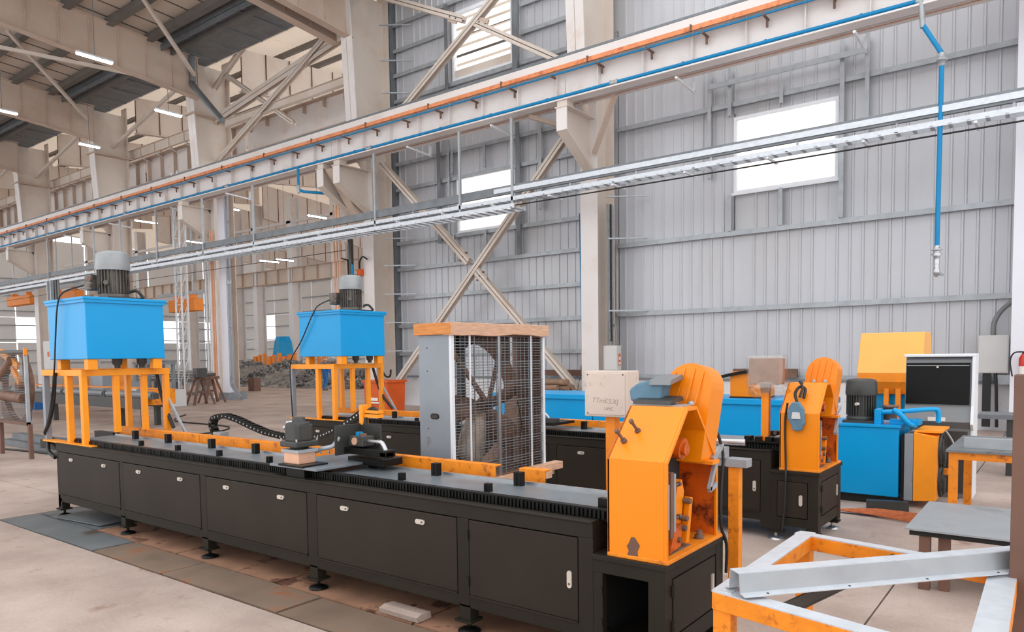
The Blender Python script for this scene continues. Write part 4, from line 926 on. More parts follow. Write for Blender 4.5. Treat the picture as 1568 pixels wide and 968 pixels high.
P(MB().cyl((-4.36, 3.86, 1.09), (-4.26, 3.86, 1.09), .014, n=10), 'piston_rod', 'steel')
P(MB().tube([(-4.26, 3.86, 1.09), (-4.2, 3.86, 1.08), (-4.15, 3.86, 1.0)], .018, 8), 'gripper_arm', 'steel')
P(MB().box(-4.17, -4.1, 3.8, 3.88, .975, 1.02), 'gripper_jaw', 'rack', bevel=.003)
P(MB().box(-4.46, -4.42, 3.82, 3.86, 1.13, 1.16), 'air_fitting', 'blue_pipe'); P(MB().box(-4.41, -4.38, 3.82, 3.86, 1.13, 1.15), 'air_fitting', 'rust_bracket')
P(MB().tube([(-4.75, 3.62, 1.0), (-4.68, 3.66, 1.03), (-4.62, 3.72, 1.05), (-4.59, 3.76, 1.12)], .018, 8), 'flex_conduit', 'galv')
P(MB().tube([(-4.55, 4.0, 1.18), (-4.56, 4.02, 1.28), (-4.5, 4.04, 1.33), (-4.42, 4.02, 1.3)], .018, 8), 'flex_conduit', 'rubber')
P(MB().box(-4.6, -4.56, 3.98, 4.04, 1.2, 1.36).box(-4.58, -4.4, 4.0, 4.06, 1.26, 1.285).box(-4.58, -4.4, 4.0, 4.06, 1.295, 1.315), 'chain_bracket', 'amber_frame')
for k in range(7): P(MB().cyl((-4.72 + .03 * (k % 3), 3.68 + .05 * k, .985), (-4.72 + .03 * (k % 3), 3.68 + .05 * k, 1.0), .01, n=6), 'bolt', 'steel')
# cable chain
ch = thing('cable_chain', 'black cable drag chain arching behind the foreground carriage', 'cable chain', (-7.3, 4.3, .95))
path = [(-7.22, .93), (-7.3, .97), (-7.34, 1.04), (-7.3, 1.11), (-7.2, 1.14), (-7.05, 1.15), (-6.85, 1.12), (-6.6, 1.06), (-6.35, 1.01), (-6.05, .985), (-5.7, .99), (-5.35, 1.05), (-5.0, 1.15), (-4.75, 1.24), (-4.6, 1.30)]
pts = [Vector((x, 4.3 if x < -5.6 else 4.3 - (x + 5.6) * .26, z)) for x, z in path]
segs = []; 
for a, b in zip(pts[:-1], pts[1:]):
    n = max(1, round((b - a).length / .062))
    segs += [(a.lerp(b, k / n), a.lerp(b, (k + 1) / n)) for k in range(n)]
for a, b in segs:
    d = b - a; m_ = (a + b) / 2; n_ = Vector((0, 1, 0)); up_ = d.normalized().cross(n_)
    if up_.z < 0: up_ = -up_
    mb = MB()
    for s_ in (-1, 1): mb.bar(a - d * .06 + n_ * s_ * .035, b + d * .06 + n_ * s_ * .035, .008, .05, up_)
    mb.bar(m_ - d * .22 + up_ * .024, m_ + d * .22 + up_ * .024, .07, .006, up_).bar(m_ - d * .22 - up_ * .024, m_ + d * .22 - up_ * .024, .07, .006, up_)
    l = mb.build('chain_link', 'rack', ch)
    MB().cyl(m_ + Vector((0, -.0395, 0)), m_ + Vector((0, -.045, 0)), .008, n=8).build('link_pin', 'steel', l)
MB().box(-7.25, -7.12, 4.25, 4.35, .92, .97).build('end_bracket', 'galv', ch)

# ---- second carriage bits on the rear bed
c2 = thing('feed_carriage', 'small black gripper carriage on the rear bed beside the fan unit', 'carriage', (-5.1, 7.2, .87))
MB().box(-5.5, -4.7, 6.95, 7.4, .93, .96).build('carriage_plate', 'rack', c2)
MB().box(-5.35, -5.25, 7.1, 7.3, .96, 1.24).box(-5.25, -5.05, 7.05, 7.2, 1.02, 1.12).box(-5.25, -4.75, 7.05, 7.15, .96, 1.0).build('gripper_body', 'motor_dark', c2)
MB().tube([(-5.05, 7.1, 1.08), (-4.93, 7.1, 1.06), (-4.86, 7.1, 1.0)], .015, 8).build('gripper_arm', 'steel', c2)
MB().box(-5.2, -5.15, 7.08, 7.12, 1.12, 1.16).build('air_fitting', 'blue_pipe', c2)
MB().tube([(-5.25, 7.2, 1.1), (-5.2, 7.25, 1.3), (-5.35, 7.3, 1.4), (-5.5, 7.3, 1.35)], .018, 8).build('flex_conduit', 'hose_grey', c2)

# ---- control boxes
cbx = thing('control_box', 'beige control box on an orange post left of the near shear head', 'control box', (-2.68, 4.72, .8))
MB().box(-2.83, -2.48, 4.6, 4.78, 1.295, 1.625).build('enclosure', 'beigebox', cbx, bevel=.006)
MB().box(-2.815, -2.495, 4.594, 4.6, 1.31, 1.61).build('front_panel', 'beigebox', cbx, bevel=.003)
for xx_, zz in ((-2.8, 1.6), (-2.51, 1.6), (-2.8, 1.32)): MB().cyl((xx_, 4.59, zz), (xx_, 4.596, zz), .006, n=6).build('screw', 'rust_bracket', cbx)
MB().box(-2.69, -2.615, 4.66, 4.735, 0, 1.295).build('post', 'orange', cbx, bevel=.003)
def writing(txt, loc, size, m, parent, name='handwriting'):
    cu = bpy.data.curves.new(name, 'FONT'); cu.body = txt; cu.size = size; cu.extrude = .0006; cu.shear = .15
    tmp = bpy.data.objects.new('tmp_text', cu); COL.objects.link(tmp)
    me = bpy.data.meshes.new_from_object(tmp.evaluated_get(bpy.context.evaluated_depsgraph_get())); bpy.data.objects.remove(tmp)
    rot = Matrix.Translation(Vector(loc)) @ Matrix.Rotation(R(90), 4, 'X') @ Matrix.Rotation(R(-3), 4, 'Z'); me.transform(rot)
    me.materials.clear(); me.materials.append(M[m]); o = bpy.data.objects.new(name, me); COL.objects.link(o); attach(o, parent); return o
M['pencil'] = mat('faded_marker', (158, 134, 120), .8)
writing('TTmK5:XJ', (-2.765, 4.5935, 1.40), .05, 'pencil', cbx); writing('UMC', (-2.665, 4.5935, 1.345), .035, 'pencil', cbx)
wb = thing('wrapped_control_box', 'brown wrapped box under clear film on an orange post', 'control box', (-2.29, 7.2, .85))
MB().box(-2.44, -2.15, 6.95, 7.12, 1.44, 1.69).build('wrapped_body', 'cardboard', wb, bevel=.01)
blob((-2.3, 7.03, 1.40), (.19, .13, .1), 5).build('gathered_film', 'film', wb)
MB().box(-2.46, -2.12, 6.93, 7.14, 1.40, 1.72).build('film_sleeve', 'film', wb, bevel=.02)
MB().prism([(-2.35, 1.44), (-2.25, 1.44), (-2.27, 1.30), (-2.33, 1.30)], 7.0, 7.05, 'y').build('post_head', 'cardboard', wb)
MB().box(-2.335, -2.265, 7.0, 7.06, .88, 1.36).build('post', 'orange', wb, bevel=.003)
MB().box(-2.5, -2.1, 6.93, 7.12, .86, .9).build('base_clamp', 'rack', wb)
for k in range(4): MB().box(-2.48 + k * .1, -2.42 + k * .1, 6.95, 7.05, .9, .94).build('clamp_block', 'rack', wb)

# ---- bagged remote hanging on the rear shear head
rm = thing('remote_pendant', 'pale blue bagged pendant with coiled cable on the rear shear head', 'remote', (-1.95, 6.93, 1.2))
MB().prism([(-2.0, 1.09), (-2.03, 1.14), (-2.02, 1.24), (-1.99, 1.29), (-1.93, 1.29), (-1.89, 1.23), (-1.88, 1.1), (-1.91, 1.03), (-1.98, 1.03)], 6.79, 6.85, 'y').build('bagged_body', 'jacket', rm, bevel=.012)
MB().prism([(-1.99, 1.14), (-1.91, 1.14), (-1.92, 1.2), (-1.98, 1.2)], 6.78, 6.79, 'y').build('face', 'greybox', rm)
MB().tube([(-1.96, 6.86, 1.28), (-2.0, 6.93, 1.36), (-1.98, 7.0, 1.42), (-1.93, 7.0, 1.4), (-1.93, 6.95, 1.32)], .014, 8).build('coiled_cable', 'rubber', rm)
MB().tube([(-1.97, 7.05, 1.45), (-1.98, 7.0, 1.47), (-1.94, 6.95, 1.42), (-1.95, 6.9, 1.33)], .012, 8).build('cable_end', 'rubber', rm)
MB().tube([(-2.04, 6.84, 1.28), (-2.06, 6.835, 1.1), (-2.05, 6.83, .75), (-2.04, 6.8, .6), (-2.05, 6.8, .3), (-2.07, 6.8, .1)], .01, 8).build('hanging_cable', 'rubber', rm)

# ---- boxed fan unit with timber frame
fu = thing('boxed_fan', 'large boxed fan with grey side panel, wire grille and timber frame', 'fan unit', (-4.3, 5.3, 0))
P = lambda mb, n, m, **k: mb.build(n, m, fu, **k)
fx0, fx1, fy0, fy1, fz0, fz1 = -4.52, -4.14, 4.6, 5.97, .64, 1.93
P(MB().box(fx0, fx1, fy0, fy0 + .02, fz0, fz1), 'side_panel', 'panel_grey', bevel=.002)
P(MB().box(fx0, fx1, fy1 - .02, fy1, fz0, fz1), 'side_panel', 'fan_rust')
P(MB().box(fx0, fx1, fy0, fy1, fz0, fz0 + .02), 'bottom_panel', 'fan_rust')
P(MB().box(fx1 - .02, fx1 + .005, fy0 - .004, fy0 + .03, fz0, fz1).box(fx1 - .02, fx1 + .005, fy1 - .03, fy1, fz0, fz1), 'edge_trim', 'white_sheet')
obround(MB(), fx0 + .18, 1.23 - .0, .1, .05, fy0 - .004, fy0 + .001).build('handle_recess', 'dark', fu)
obround(MB(), fx0 + .18, 1.23, .075, .028, fy0 - .008, fy0 - .003).build('handle_rim', 'motor_dark', fu)
for xx_, zz in ((fx0 + .1, 1.62), (fx0 + .1, 1.12), (fx0 + .1, 1.82)): P(MB().cyl((xx_, fy0 - .003, zz), (xx_, fy0 + .001, zz), .006, n=6), 'screw', 'dark')
# back sheet with round opening
cy_, cz_, rr = (fy0 + fy1) / 2 - .06, 1.30, .57
mb = MB(); n = 40; ring = []; outer = []
for k in range(n):
    a = 2 * math.pi * k / n; ca, sa = math.cos(a), math.sin(a); s_ = 1 / max(abs(ca), abs(sa))
    ring.append((cy_ + rr * ca, cz_ + rr * sa)); outer.append((min(max(cy_ + .66 * ca * s_, fy0), fy1), min(max(cz_ + .64 * sa * s_, fz0), fz1)))
mb.add([(fx0 + .02, a, b) for a, b in ring + outer], [(i, (i + 1) % n, n + (i + 1) % n, n + i) for i in range(n)])
mb.add([(fx0 + .02, a, b) for a, b in ring] + [(fx0 + .2, a, b) for a, b in ring], [(i, (i + 1) % n, n + (i + 1) % n, n + i) for i in range(n)], True)
P(mb, 'venturi_plate', 'fan_rust')
P(MB().box(fx0 + .1, fx0 + .14, fy0 + .38, fy0 + .46, cz_ - .05, fz1), 'motor_post', 'motor_dark')
P(MB().lathe((fx0 + .17, cy_, cz_), [(.06, 0), (.07, .02), (.06, .06), (.03, .09)], 14, 'x'), 'hub', 'fan_rust')
for k, a in enumerate((R(238), R(176), R(8), R(310))):
    mb = MB(); n_ = 6; vs = []
    for i in range(n_ + 1):
        r_ = .07 + .5 * i / n_; w_ = .05 + .085 * math.sin(min(1, i / n_ * 1.2) * 1.9); tw = R(46 - 26 * i / n_); am = a + .18 * i / n_
        c_ = Vector((fx0 + .2, cy_ + r_ * math.cos(am), cz_ + r_ * math.sin(am))); tg = Vector((0, -math.sin(am), math.cos(am)))
        o_ = tg * math.cos(tw) * w_ + Vector((math.sin(tw) * w_, 0, 0))
        vs += [c_ - o_, c_ + Vector((.012, 0, 0)), c_ + o_]
    fs = [(3 * i + j, 3 * i + j + 1, 3 * i + j + 4, 3 * i + j + 3) for i in range(n_) for j in (0, 1)]
    b_ = P(mb.add(vs, fs, True), 'fan_blade', 'fan_blade' if k == 0 else 'fan_rust')
    so = b_.modifiers.new('thick', 'SOLIDIFY'); so.thickness = .004
for y_, z_ in ((fy0 + .02, fz1 - .06), (cy_ + .16, fz1 - .08)):
    P(MB().bar((fx0 + .3, y_, z_), (fx0 + .28, cy_ - .02, cz_), .045, .02, (1, 0, 0)), 'spider_arm', 'fan_rust')
P(MB().cyl((fx0 + .28, cy_ - .02, cz_), (fx0 + .33, cy_ - .02, cz_), .035, n=12), 'bearing', 'motor_dark')
mb = MB(); z = fz0 + .03
while z < fz1 - .01: mb.box(fx1 - .006, fx1 - .003, fy0 + .03, fy1 - .03, z - .0010, z + .0010); z += .0255
y = fy0 + .06
while y < fy1: mb.box(fx1 - .009, fx1 - .006, y - .0009, y + .0009, fz0 + .02, fz1 - .01); y += .062
g_ = P(mb, 'wire_grille', 'galv_dark'); g_['kind'] = 'stuff'
for y_, m_, w_ in ((fy0 + .235, 'white_sheet', .016), (fy0 + .64, 'steel', .028), (fy0 + 1.14, 'white_sheet', .014)): P(MB().box(fx1 + .0, fx1 + .008, y_ - w_ / 2, y_ + w_ / 2, fz0, fz1 + .02), 'packing_strap', m_)
P(MB().box(fx0 - .03, fx1 + .03, fy0 - .03, fy0 + .10, fz1, fz1 + .10), 'timber_beam', 'wood_dark', bevel=.005)
def crooked(mb, x0, x1, y0, y1, z0, z1, n, seed, amt):
    rnd = random.Random(seed)
    for i in range(n):
        a = y0 + (y1 - y0) * i / n; b = y0 + (y1 - y0) * (i + 1) / n
    vs = []
    for i in range(n + 1):
        y_ = y0 + (y1 - y0) * i / n; d = rnd.uniform(-amt, amt)
        vs += [(x0, y_, z0 + d), (x1, y_, z0 + d), (x1, y_, z1 + d * .3), (x0, y_, z1 + d * .3)]
    fs = [(4 * i + j, 4 * i + (j + 1) % 4, 4 * i + 4 + (j + 1) % 4, 4 * i + 4 + j) for i in range(n) for j in range(4)] + [(0, 1, 2, 3), tuple(4 * n + j for j in (3, 2, 1, 0))]
    return mb.add(vs, fs)
P(crooked(MB(), fx1 - .07, fx1 + .035, fy0 - .028, fy1 + .04, fz1 + .0, fz1 + .105, 10, 4, .012), 'timber_beam', 'wood', bevel=.004)
P(MB().box(fx0 - .03, fx0 + .06, fy0, fy1 + .04, fz1, fz1 + .1), 'timber_beam', 'wood')
P(MB().box(fx0, fx1, fy0 + .1, fy1, fz1 + .0, fz1 + .02), 'top_panel', 'fan_rust')
P(MB().box(fx1 - .06, fx1 + .04, fy0 - .1, fy1 + .1, .55, fz0), 'timber_beam', 'wood', bevel=.004)
P(MB().box(fx0, fx1 + .15, fy1 - .2, fy1 - .1, .55, .64), 'timber_beam', 'wood', bevel=.004)
P(MB().box(fx1 - .02, fx1 + .08, fy0 + 1.1, fy1 + .2, .60, .67), 'timber_beam', 'wood', bevel=.004)
for xx_ in (fx0, fx1 - .05):
    for yy in (fy0 + .02, fy1 - .05): P(MB().box(xx_, xx_ + .045, yy, yy + .045, 0, .55), 'leg', 'brown_steel')
P(MB().tube([(fx1 + .0, fy1 - .45, 1.32), (fx1 + .01, fy1 - .4, 1.1), (fx1, fy1 - .42, .95)], .005, 6), 'cable', 'rubber')

# ---- blue enclosure line behind the rear bed
bb = thing('blue_cabinet', 'long low sky blue cabinet behind the rear bed', 'cabinet', (-6, 10.9, 0))
for a, b in ((-8.4, -6.32), (-6.3, -4.4), (-4.38, -2.7)):
    MB().box(a, b, 10.5, 11.5, .1, .985).build('side_panel', 'blue', bb, bevel=.005)
MB().box(-8.42, -2.68, 10.46, 11.55, .985, 1.07).build('lid', 'blue', bb, bevel=.01)
MB().box(-8.4, -2.7, 10.6, 11.4, 0, .1).build('plinth', 'dark', bb)
yb_ = thing('yellow_gearbox', 'small amber block on the blue cabinet beside the wrapped box', 'machine block', (-3.8, 10.9, 1.07))
MB().prism([(-4.0, 1.09), (-4.0, 1.43), (-3.97, 1.46), (-3.5, 1.46), (-3.5, 1.09)], 10.6, 11.1, 'y').build('housing', 'yellow', yb_, bevel=.01)
MB().box(-4.0, -3.5, 10.58, 11.1, 1.07, 1.09).build('base', 'dark', yb_)
ch2 = thing('cable_chain', 'thin dark cable chain rising to the small amber block', 'cable chain', (-4, 10.4, 1.3))
for k in range(14):
    a = Vector((-4.55 + k * .075, 10.56, 1.24 + .26 * (1 - (1 - k / 13) ** 1.6) * .9)); b = Vector((-4.55 + (k + 1) * .075, 10.56, 1.24 + .26 * (1 - max(0, 1 - (k + 1) / 13) ** 1.6) * .9))
    MB().bar(a, b, .05, .045).build('chain_link', 'rack', ch2)

# ---- hydraulic power unit with cooler
pu = thing('power_unit', 'tall blue hydraulic power unit with dark motor at right', 'power unit', (-1.85, 9.5, 0))
P = lambda mb, n, m, **k: mb.build(n, m, pu, **k)
P(MB().box(-2.35, -1.49, 9.05, 9.78, .1, .88), 'tank', 'blue', bevel=.01)
P(MB().box(-2.37, -1.47, 9.03, 9.8, .88, .91), 'lid', 'blue', bevel=.004)
P(MB().box(-2.3, -1.55, 9.1, 9.7, 0, .1), 'skid', 'dark')
motor(pu, (-1.93, 9.3, .93), .165, .33, .16, 30, 'motor_dark', 'motor_dark')
P(MB().box(-2.1, -1.76, 9.14, 9.46, .91, .94), 'motor_seat', 'motor_dark')
P(MB().cyl((-1.95, 9.12, 1.13), (-1.93, 9.15, 1.13), .02, n=8), 'lifting_eye', 'chrome')
P(MB().lathe((-1.62, 9.3, .95), [(.07, 0), (.07, .14), (.09, .145), (.09, .165), (.05, .17)], 16), 'filler_cap', 'fan_rust')
P(MB().tube([(-1.75, 9.2, 1.03), (-1.65, 9.12, 1.05), (-1.5, 9.15, 1.06), (-1.2, 9.35, 1.08), (-1.15, 9.38, 1.05), (-1.15, 9.38, .93)], .027, 10), 'pipe', 'blue')
P(MB().tube([(-1.55, 9.1, 1.08), (-1.48, 9.08, 1.03), (-1.4, 9.1, .93), (-1.35, 9.2, .9)], .03, 10), 'pipe', 'blue')
P(MB().box(-1.6, -1.3, 9.15, 9.35, .91, .97).box(-1.75, -1.68, 9.1, 9.25, .91, 1.08), 'valve_block', 'blue', bevel=.006)
P(MB().box(-1.47, -1.43, 9.1, 9.5, .1, .8), 'gap_shade', 'dark')  # dark sheet set in the gap, shade given as colour
P(MB().box(-1.43, -1.345, 9.05, 9.6, .08, .82), 'radiator_side', 'panel_grey', bevel=.003)
P(MB().prism([(-1.34, .08), (-1.34, .84), (-1.12, .80), (-1.12, .1)], 9.05, 9.65, 'y'), 'radiator_housing', 'amber_frame', bevel=.004)
P(MB().box(-1.34, -1.08, 9.1, 9.75, .84, .86), 'housing_top', 'amber_frame')
for zc in (.62, .3):
    mb = MB()
    P(MB().lathe((-1.12, 9.36, zc), [(.2, 0), (.2, .03), (.185, .03)], 24, 'x'), 'fan_ring', 'motor_dark')
    for r_ in (.05, .09, .13, .17): 
        pts = [(-1.08, 9.36 + r_ * math.cos(2 * math.pi * k / 20), zc + r_ * math.sin(2 * math.pi * k / 20)) for k in range(21)]
        mb.tube(pts, .004, 5, 1)
    for k in range(10):
        a = 2 * math.pi * k / 10; mb.bar((-1.08, 9.36, zc), (-1.09, 9.36 + .19 * math.cos(a), zc + .19 * math.sin(a)), .008, .012, (1, 0, 0))
    P(mb, 'fan_guard', 'motor_dark')
    P(MB().lathe((-1.11, 9.36, zc), [(.06, 0), (.06, .03)], 14, 'x'), 'fan_hub', 'motor_dark')
P(MB().tube([(-1.07, 9.36, .84), (-1.0, 9.4, .7), (-.97, 9.4, .5), (-1.05, 9.38, .38)], .012, 8), 'hose', 'galv')
P(MB().box(-1.1, -1.04, 9.3, 9.4, .36, .42), 'valve', 'orange')

# ---- operator console
oc = thing('operator_console', 'grey operator console with dark glass door and pale rim', 'console', (-1.2, 10.1, 0))
P = lambda mb, n, m, **k: mb.build(n, m, oc, **k)
a0, a1, ky = -1.60, -.86, 9.95
P(MB().prism([(ky, 0), (ky, .82), (ky - .07, .9), (ky + .02, 1.08), (ky + .06, 1.62), (ky + .1, 1.66), (ky + .4, 1.66), (ky + .4, 0)], a0 + .02, a1 - .03), 'body', 'console_grey', bevel=.006)
P(MB().prism([(ky - .1, .88), (ky - .02, 1.09), (ky + .03, 1.65), (ky + .08, 1.69), (ky + .42, 1.69), (ky + .42, 0), (ky - .0, 0), (ky - .0, .8)], a1 - .03, a1), 'side_rim', 'white_sheet', bevel=.004)
P(MB().box(a0, a1, ky + .03, ky + .42, 1.66, 1.695), 'top_rim', 'white_sheet', bevel=.01)
P(MB().prism([(ky + .0, 1.1), (ky + .045, 1.59), (ky + .07, 1.59), (ky + .03, 1.1)], a0 + .03, a1 - .05), 'glass_door', 'screen', bevel=.003)
P(MB().box(a0 + .04, a1 - .06, ky + .03, ky + .05, 1.555, 1.562), 'door_bar', 'galv')
P(MB().cyl((-1.24, ky + .02, 1.54), (-1.24, ky + .05, 1.54), .012, n=12), 'lock', 'chrome')
P(MB().box(a0 + .1, a1 - .06, ky - .012, ky + .002, .06, .79), 'lower_door', 'console_dark', bevel=.004)
P(MB().box(a0 + .28, a0 + .46, ky - .075, ky - .06, .905, .95), 'paper_note', 'paper')
P(MB().prism([(a0 + .33, .955), (a0 + .43, .955), (a0 + .40, .99), (a0 + .36, .99)], ky - .06, ky - .04, 'y'), 'note_clip', 'galv')

# ---- amber hood behind console
ah = thing('amber_hood', 'big amber machine hood on legs behind the grey console', 'machine hood', (-2.0, 12, .8))
MB().prism([(11.5, 1.42), (11.72, 2.0), (12.3, 2.0), (12.45, 1.4)], -2.45, -1.62).build('sloping_hood', 'amber_lit', ah, bevel=.01)
MB().prism([(11.5, 1.42), (11.5, 1.3), (11.62, 1.12), (12.4, 1.12), (12.45, 1.4)], -2.45, -1.62).build('lower_skirt', 'orange', ah, bevel=.005)
MB().box(-2.35, -1.8, 11.7, 12.3, .0, 1.12).build('blue_core', 'blue', ah)
for x_ in (-2.42, -2.1, -1.95, -1.75): MB().box(x_, x_ + .06, 11.55, 11.62, .0, 1.2).build('leg', 'orange', ah)
MB().box(-2.6, -2.42, 11.55, 12.3, .9, 1.12).build('side_plate', 'orange', ah)

# ---- tables at right
ot = thing('orange_table', 'orange legged steel table at the right edge, channel lying on it', 'table', (-.5, 8.4, 0))
P = lambda mb, n, m, **k: mb.build(n, m, ot, **k)
zt = .83
P(MB().box(-.86, -.15, 7.75, 7.81, zt - .09, zt - .02).box(-.86, -.15, 9.0, 9.06, zt - .09, zt - .02).box(-.86, -.80, 7.75, 9.06, zt - .09, zt - .02), 'top_frame', 'orange_rust', bevel=.003)
P(MB().box(-.88, -.1, 7.72, 9.1, zt - .02, zt), 'table_plate', 'plate_steel')
for xx_, yy in ((-.86, 7.75), (-.86, 9.0), (-.2, 7.75), (-.2, 9.0)): P(MB().box(xx_, xx_ + .07, yy, yy + .07, 0, zt - .09), 'leg', 'orange_rust', bevel=.003)
oc2 = thing('steel_channel', 'short galvanised channel lying on the orange legged table', 'channel', (-.5, 8.2, .84))
MB().box(-.76, -.1, 7.95, 7.96, .832, .92).box(-.76, -.1, 7.95, 8.03, .832, .84).box(-.76, -.1, 7.95, 8.03, .915, .922).build('web', 'galv', oc2)
pt = thing('plate_table', 'low table with a plain grey steel plate top', 'table', (-.6, 6.5, 0))
MB().box(-.925, -.05, 5.93, 7.1, .4405, .452).build('table_plate', 'plate_pale', pt)
MB().box(-.9, -.08, 5.96, 7.07, .40, .438).build('frame', 'dark', pt)
for xx_, yy in ((-.84, 5.98), (-.72, 6.02), (-.84, 7.0), (-.15, 6.0), (-.15, 7.0)): MB().box(xx_, xx_ + .07, yy, yy + .07, 0, .4).build('leg', 'brown_steel' , pt)
bt = thing('dark_bench', 'dark legged bench beyond the orange table, mostly hidden', 'bench', (-.6, 12.1, 0))
MB().box(-1.0, 0.2, 12.0, 12.6, .78, .84).build('top', 'galv_dark', bt)
for xx_, yy in ((-.66, 12.05), (-.66, 12.5), (.1, 12.05)): MB().box(xx_, xx_ + .07, yy, yy + .07, 0, .78).build('leg', 'motor_dark', bt)

# ---- foreground orange frame
ff = thing('welding_trestle', 'foreground orange square tube frame with bare galvanised top faces', 'frame', (-.7, 3.5, 0))
P = lambda mb, n, m, **k: mb.build(n, m, ff, **k)
zt, w, hh = .75, .085, .08
A = Vector((-1.18, 2.925)); Bc = Vector((-1.175, 4.185)); Cc = Vector((-.16, 4.0)); Dd = Vector((-.14, 2.68))
ZT = [.75]
def tube2(p, q, wd, inner):
    ZT[0] -= .0017; zt = ZT[0]
    p3 = Vector((p.x, p.y, 0)); q3 = Vector((q.x, q.y, 0)); d = (q3 - p3).normalized(); n_ = Vector((-d.y, d.x, 0)) * inner * wd / 2
    P(MB().bar(p3 + n_ + Vector((0, 0, zt - hh / 2 - .003)), q3 + n_ + Vector((0, 0, zt - hh / 2 - .003)), wd, hh - .006), 'frame_tube', 'orange_rust', bevel=.004)
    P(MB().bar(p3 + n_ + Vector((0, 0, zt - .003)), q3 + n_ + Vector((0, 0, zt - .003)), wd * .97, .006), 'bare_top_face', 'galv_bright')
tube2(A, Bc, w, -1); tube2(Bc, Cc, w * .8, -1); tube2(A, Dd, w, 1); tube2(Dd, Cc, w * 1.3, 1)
for q in ((-1.175, 2.93), (-1.17, 4.09), (-.25, 3.9), (-.24, 2.75)): P(MB().box(q[0], q[0] + .075, q[1], q[1] + .075, 0, zt - hh), 'leg', 'orange_rust', bevel=.003)
fcn = thing('steel_channel', 'long galvanised hat channel lying diagonally on the foreground orange frame', 'channel', (-.65, 3.5, .75))
p, q = Vector((-1.085, 2.93, 0)), Vector((-.17, 4.0, 0)); d = (q - p).normalized(); n_ = Vector((d.y, -d.x, 0))
def strip(o0, z0, o1, z1, th=.004):
    a = [p + n_ * o0 + Vector((0, 0, z0)), p + n_ * o1 + Vector((0, 0, z1))]; b = [q + n_ * o0 + Vector((0, 0, z0)), q + n_ * o1 + Vector((0, 0, z1))]
    e = (a[1] - a[0]).normalized().cross(d) * th
    return [a[0], a[1], b[1], b[0], a[0] + e, a[1] + e, b[1] + e, b[0] + e]
for nm, s_ in (('top_flange', (-.035, .84, .035, .84)), ('front_web', (.035, .84, .045, .762)), ('foot_flange', (.045, .762, .085, .756)), ('rear_web', (-.035, .84, -.045, .762)), ('foot_flange', (-.045, .762, -.08, .756))):
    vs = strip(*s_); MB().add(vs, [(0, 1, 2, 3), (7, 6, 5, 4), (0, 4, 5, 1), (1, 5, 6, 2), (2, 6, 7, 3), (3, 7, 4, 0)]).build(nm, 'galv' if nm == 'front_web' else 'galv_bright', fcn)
for k in (.08, .35, .62, .88):
    c_ = p.lerp(q, k) + n_ * .07; MB().cyl(c_ + Vector((0, 0, .758)), c_ + Vector((0, 0, .764)), .006, n=6).build('punched_hole', 'dark', fcn)
an = thing('steel_angle', 'dark angle bar lying inside the foreground frame under the channel', 'angle bar', (-.85, 3.5, .68))
MB().bar((-.90, 2.98, .70), (-.66, 4.12, .70), .008, .06).bar((-.93, 2.98, .672), (-.69, 4.12, .672), .07, .008).build('angle', 'motor_dark', an)
# brown upright post at the right edge
bpst = thing('brown_post', 'brown primed steel post filling the right edge of the photo', 'post', (-.12, 3.9, 0))
MB().box(-.187, -.06, 3.84, 3.96, .02, 1.635).build('shaft', 'brown_steel', bpst, bevel=.003)
MB().box(-.21, -.03, 3.82, 3.98, 0, .02).build('base_plate', 'brown_steel', bpst)
# bar stand right of near shear head
bs = thing('bar_stand', 'orange outfeed stand with galvanised top beside the near shear head', 'stand', (-1.95, 4.9, 0))
P = lambda mb, n, m, **k: mb.build(n, m, bs, **k)
P(MB().box(-1.79, -1.72, 4.72, 4.79, 0, .99), 'leg', 'orange_rust', bevel=.003)
P(MB().box(-1.80, -1.66, 4.70, 4.80, .99, 1.045).box(-2.2, -1.75, 4.72, 4.78, .99, 1.045), 'top_rail', 'galv', bevel=.003)
P(MB().box(-2.2, -2.13, 4.72, 4.79, 0, .99), 'leg', 'orange_rust')
P(MB().box(-2.05, -1.8, 4.68, 4.76, 1.045, 1.12), 'clamp_block', 'galv', bevel=.004)
P(MB().cyl((-2.0, 4.7, 1.15), (-1.7, 4.78, 1.15), .022, n=12), 'roller', 'steel')
tag(MB().tube([(-1.66, 4.17, 1.3), (-1.622, 4.19, 1.15), (-1.625, 4.17, .95), (-1.62, 4.16, .72), (-1.612, 4.225, .6), (-1.62, 4.24, .42)], .01, 8).build('cable', 'rubber'), 'black cable down the rear edge of the near shear head', 'cable')

# ---- things against the right wall
def switch_box(x0, x1, z0, z1, y, label, marks=False):
    t = thing('switch_box', label, 'electrical box', ((x0 + x1) / 2, y, z0))
    MB().box(x0, x1, y, y + .25, z0, z1).build('enclosure', 'greybox', t, bevel=.006)
    MB().box(x0 + .02, x1 - .02, y - .01, y, z0 + .02, z1 - .02).build('door', 'greybox', t, bevel=.003)
    return t
sb1 = switch_box(-10.30, -9.88, 1.29, 1.97, 17.75, 'grey switch box with orange mark, right of the middle cream column')
MB().box(-9.877, -9.872, 17.83, 17.95, 1.42, 1.75).build('printed_mark', 'ink', sb1)
MB().box(-9.872, -9.868, 17.85, 17.93, 1.45, 1.52).build('printed_mark', 'paper', sb1)
MB().box(-9.872, -9.868, 17.85, 17.93, 1.58, 1.66).build('printed_mark', 'paper', sb1)
sb2 = switch_box(-1.53, -1.0, 1.24, 2.03, 18.3, 'pale grey switch box on the cladding beside the white pillar')
tag(MB().tube([(-1.28, 18.4, 2.03), (-1.27, 18.42, 2.3), (-1.15, 18.5, 2.55), (-.95, 18.55, 2.75)], .05, 8).build('flexible_conduit', 'hose_grey'), 'grey flexible conduit curving up from the right switch box', 'conduit')
